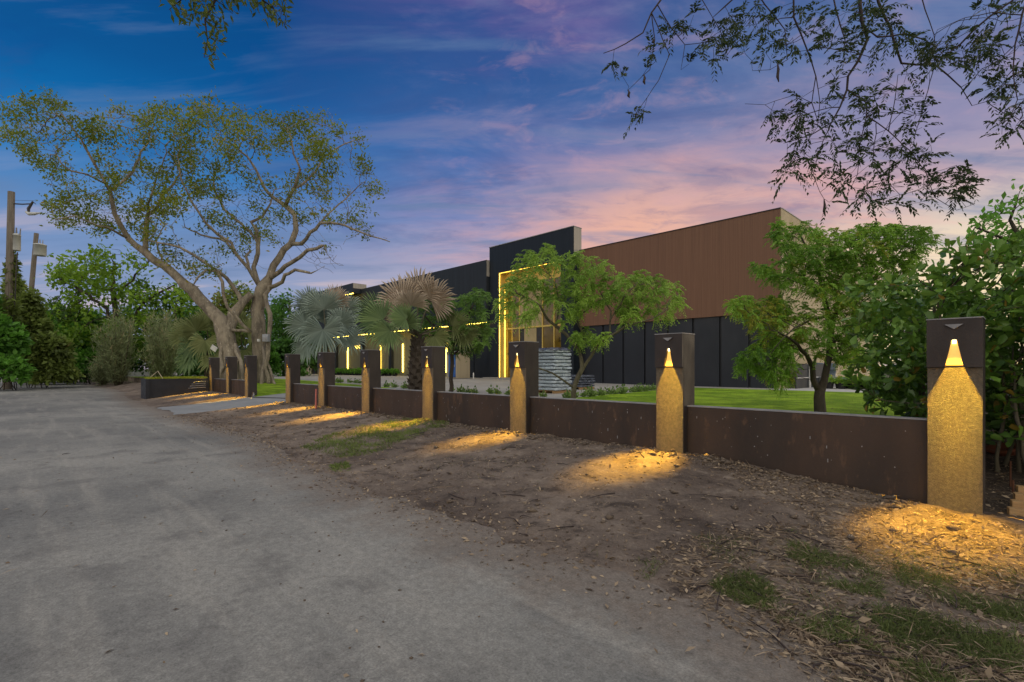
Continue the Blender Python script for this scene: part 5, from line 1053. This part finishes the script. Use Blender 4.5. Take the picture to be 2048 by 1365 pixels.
mid = t.ramp(z2, [(0, lin(190, 175, 182)), (.10, lin(164, 172, 196)), (.18, lin(174, 170, 192)), (.28, lin(122, 136, 182)), (.38, lin(84, 116, 172)), (.48, lin(62, 96, 152)), (.6, lin(58, 80, 138))])
right = t.ramp(z2, [(0, lin(255, 234, 180)), (.10, lin(252, 230, 188)), (.19, lin(232, 216, 194)), (.27, lin(186, 166, 178)), (.36, lin(140, 140, 174)), (.46, lin(100, 120, 164)), (.6, lin(76, 98, 146))])
base = t.mix(t.rng(az2, -.62, -.05), left, mid); base = t.mix(t.rng(az2, .0, .55), base, right)
st = t.noise(t.mapping(cv.outputs[0], (.7, 1.7, 1), (2.3, .6, 0), (0, 0, .5)), 1.7, 9, .62, .5)
pinkm = t.math('MULTIPLY', t.rng(st, .42, .70), t.math('MULTIPLY', t.math('MULTIPLY', t.rng(az, -.35, .2), t.rng(az, .72, .5)), t.rng(z, .50, .22)))
base = t.mix(t.math('MULTIPLY', pinkm, .9), base, lin(236, 174, 164))
glow = t.math('MULTIPLY', t.rng(az, .68, .22), t.math('MULTIPLY', t.rng(az, -.12, .26), t.math('MULTIPLY', t.rng(z, .43, .26), t.rng(z, .10, .20))))
base = t.mix(t.math('MULTIPLY', glow, .92), base, lin(238, 184, 162))
purp = t.math('MULTIPLY', t.rng(t.noise(t.mapping(cv.outputs[0], (.7, 2.2, 1), (5, 1, 0), (0, 0, -.15)), 1.6, 7, .55, .4), .42, .62), t.math('MULTIPLY', t.rng(z, .35, .46), t.math('MULTIPLY', t.rng(az, .3, .12), t.rng(az, -.45, -.15))))
base = t.mix(t.math('MULTIPLY', purp, .5), base, lin(128, 104, 156))
puff = t.noise(t.mapping(cv.outputs[0], (1, 1.5, 1), (4, 8, 0), (0, 0, .3)), 6.5, 7, .6, .6)
base = t.mix(t.math('MULTIPLY', t.math('MULTIPLY', t.rng(puff, .5, .72), t.rng(az, -.3, .05)), .2), base, lin(226, 176, 178))
base = t.mix(t.math('MULTIPLY', t.math('MULTIPLY', t.rng(puff, .5, .3), t.rng(az, -.4, .0)), .28), base, lin(86, 104, 152))
mo = t.noise(t.mapping(cv.outputs[0], (.8, 1.5, 1), (9, 3, 0), (0, 0, .35)), 1.9, 9, .62, .5)
base = t.mix(t.math('MULTIPLY', t.math('MULTIPLY', t.rng(mo, .46, .66), t.rng(az, -.55, .0)), t.math('MULTIPLY', t.rng(z, .24, .38), .5)), base, lin(142, 138, 172))
base = t.mix(t.math('MULTIPLY', t.math('MULTIPLY', t.rng(mo, .52, .36), t.rng(z, .16, .3)), .35), base, lin(58, 84, 138))
gr = t.noise(t.mapping(cv.outputs[0], (.5, 2.4, 1), (1, 7, 0), (0, 0, .12)), 1.7, 8, .55, .4)
base = t.mix(t.math('MULTIPLY', t.rng(gr, .5, .70), .7), base, lin(104, 128, 166))
base = t.mix(t.math('MULTIPLY', t.math('MULTIPLY', t.rng(gr, .46, .3), t.rng(z, .34, .1)), .4), base, lin(240, 205, 190))
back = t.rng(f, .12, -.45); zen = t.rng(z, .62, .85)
amb = t.mix(t.rng(z, 0, .6), (1.5, 1.26, 1.02), (1.18, 1.15, 1.10))  # unseen sky behind and overhead, brightened to light the scene
hsv = t.new('ShaderNodeHueSaturation'); hsv.inputs['Saturation'].default_value = 1.07; t.ln(base, hsv.inputs['Color']); base = hsv.outputs[0]
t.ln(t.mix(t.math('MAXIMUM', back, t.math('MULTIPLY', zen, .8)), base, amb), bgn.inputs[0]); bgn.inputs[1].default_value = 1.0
sky = t.new('ShaderNodeTexSky', sky_type='NISHITA'); sky.sun_disc = False
SAZ = RT * .90 + FW * .43; SEL = math.radians(6); sky.sun_elevation = SEL; sky.sun_rotation = math.atan2(SAZ.x, SAZ.y)
b2 = t.new('ShaderNodeBackground'); t.ln(sky.outputs[0], b2.inputs[0]); b2.inputs[1].default_value = .006
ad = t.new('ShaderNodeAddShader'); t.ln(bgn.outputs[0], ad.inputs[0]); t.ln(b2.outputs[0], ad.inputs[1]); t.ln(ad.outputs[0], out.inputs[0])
sun = bpy.data.lights.new('sun', 'SUN'); sun.energy = .5; sun.angle = math.radians(12); sun.color = (1, .80, .55)
so = link(bpy.data.objects.new('sun', sun)); dv = Vector((SAZ.x * math.cos(SEL), SAZ.y * math.cos(SEL), math.sin(SEL))); so.rotation_euler = dv.to_track_quat('Z', 'Y').to_euler(); so.location = dv * 60
cam = bpy.data.cameras.new('camera'); cam.sensor_width = 36; cam.lens = F / 2048 * 36; cam.shift_y = (HY - 682.5) / 2048; cam.clip_end = 3000; cam.clip_start = .05
co = link(bpy.data.objects.new('camera', cam)); co.location = (0, 0, HC); co.rotation_euler = (PI / 2, 0, math.asin(.716)); sc.camera = co
sc.view_settings.view_transform = 'Standard'; sc.view_settings.look = 'None'; sc.view_settings.exposure = 0; sc.view_settings.gamma = 1
sc.render.engine = 'CYCLES'; sc.cycles.max_bounces = 6; sc.cycles.diffuse_bounces = 3; sc.cycles.glossy_bounces = 2; sc.cycles.transmission_bounces = 3; sc.cycles.sample_clamp_indirect = 4
sc.cycles.use_denoising = True
try: sc.cycles.denoiser = 'OPENIMAGEDENOISE'; sc.cycles.denoising_input_passes = 'RGB_ALBEDO_NORMAL'
except Exception: pass
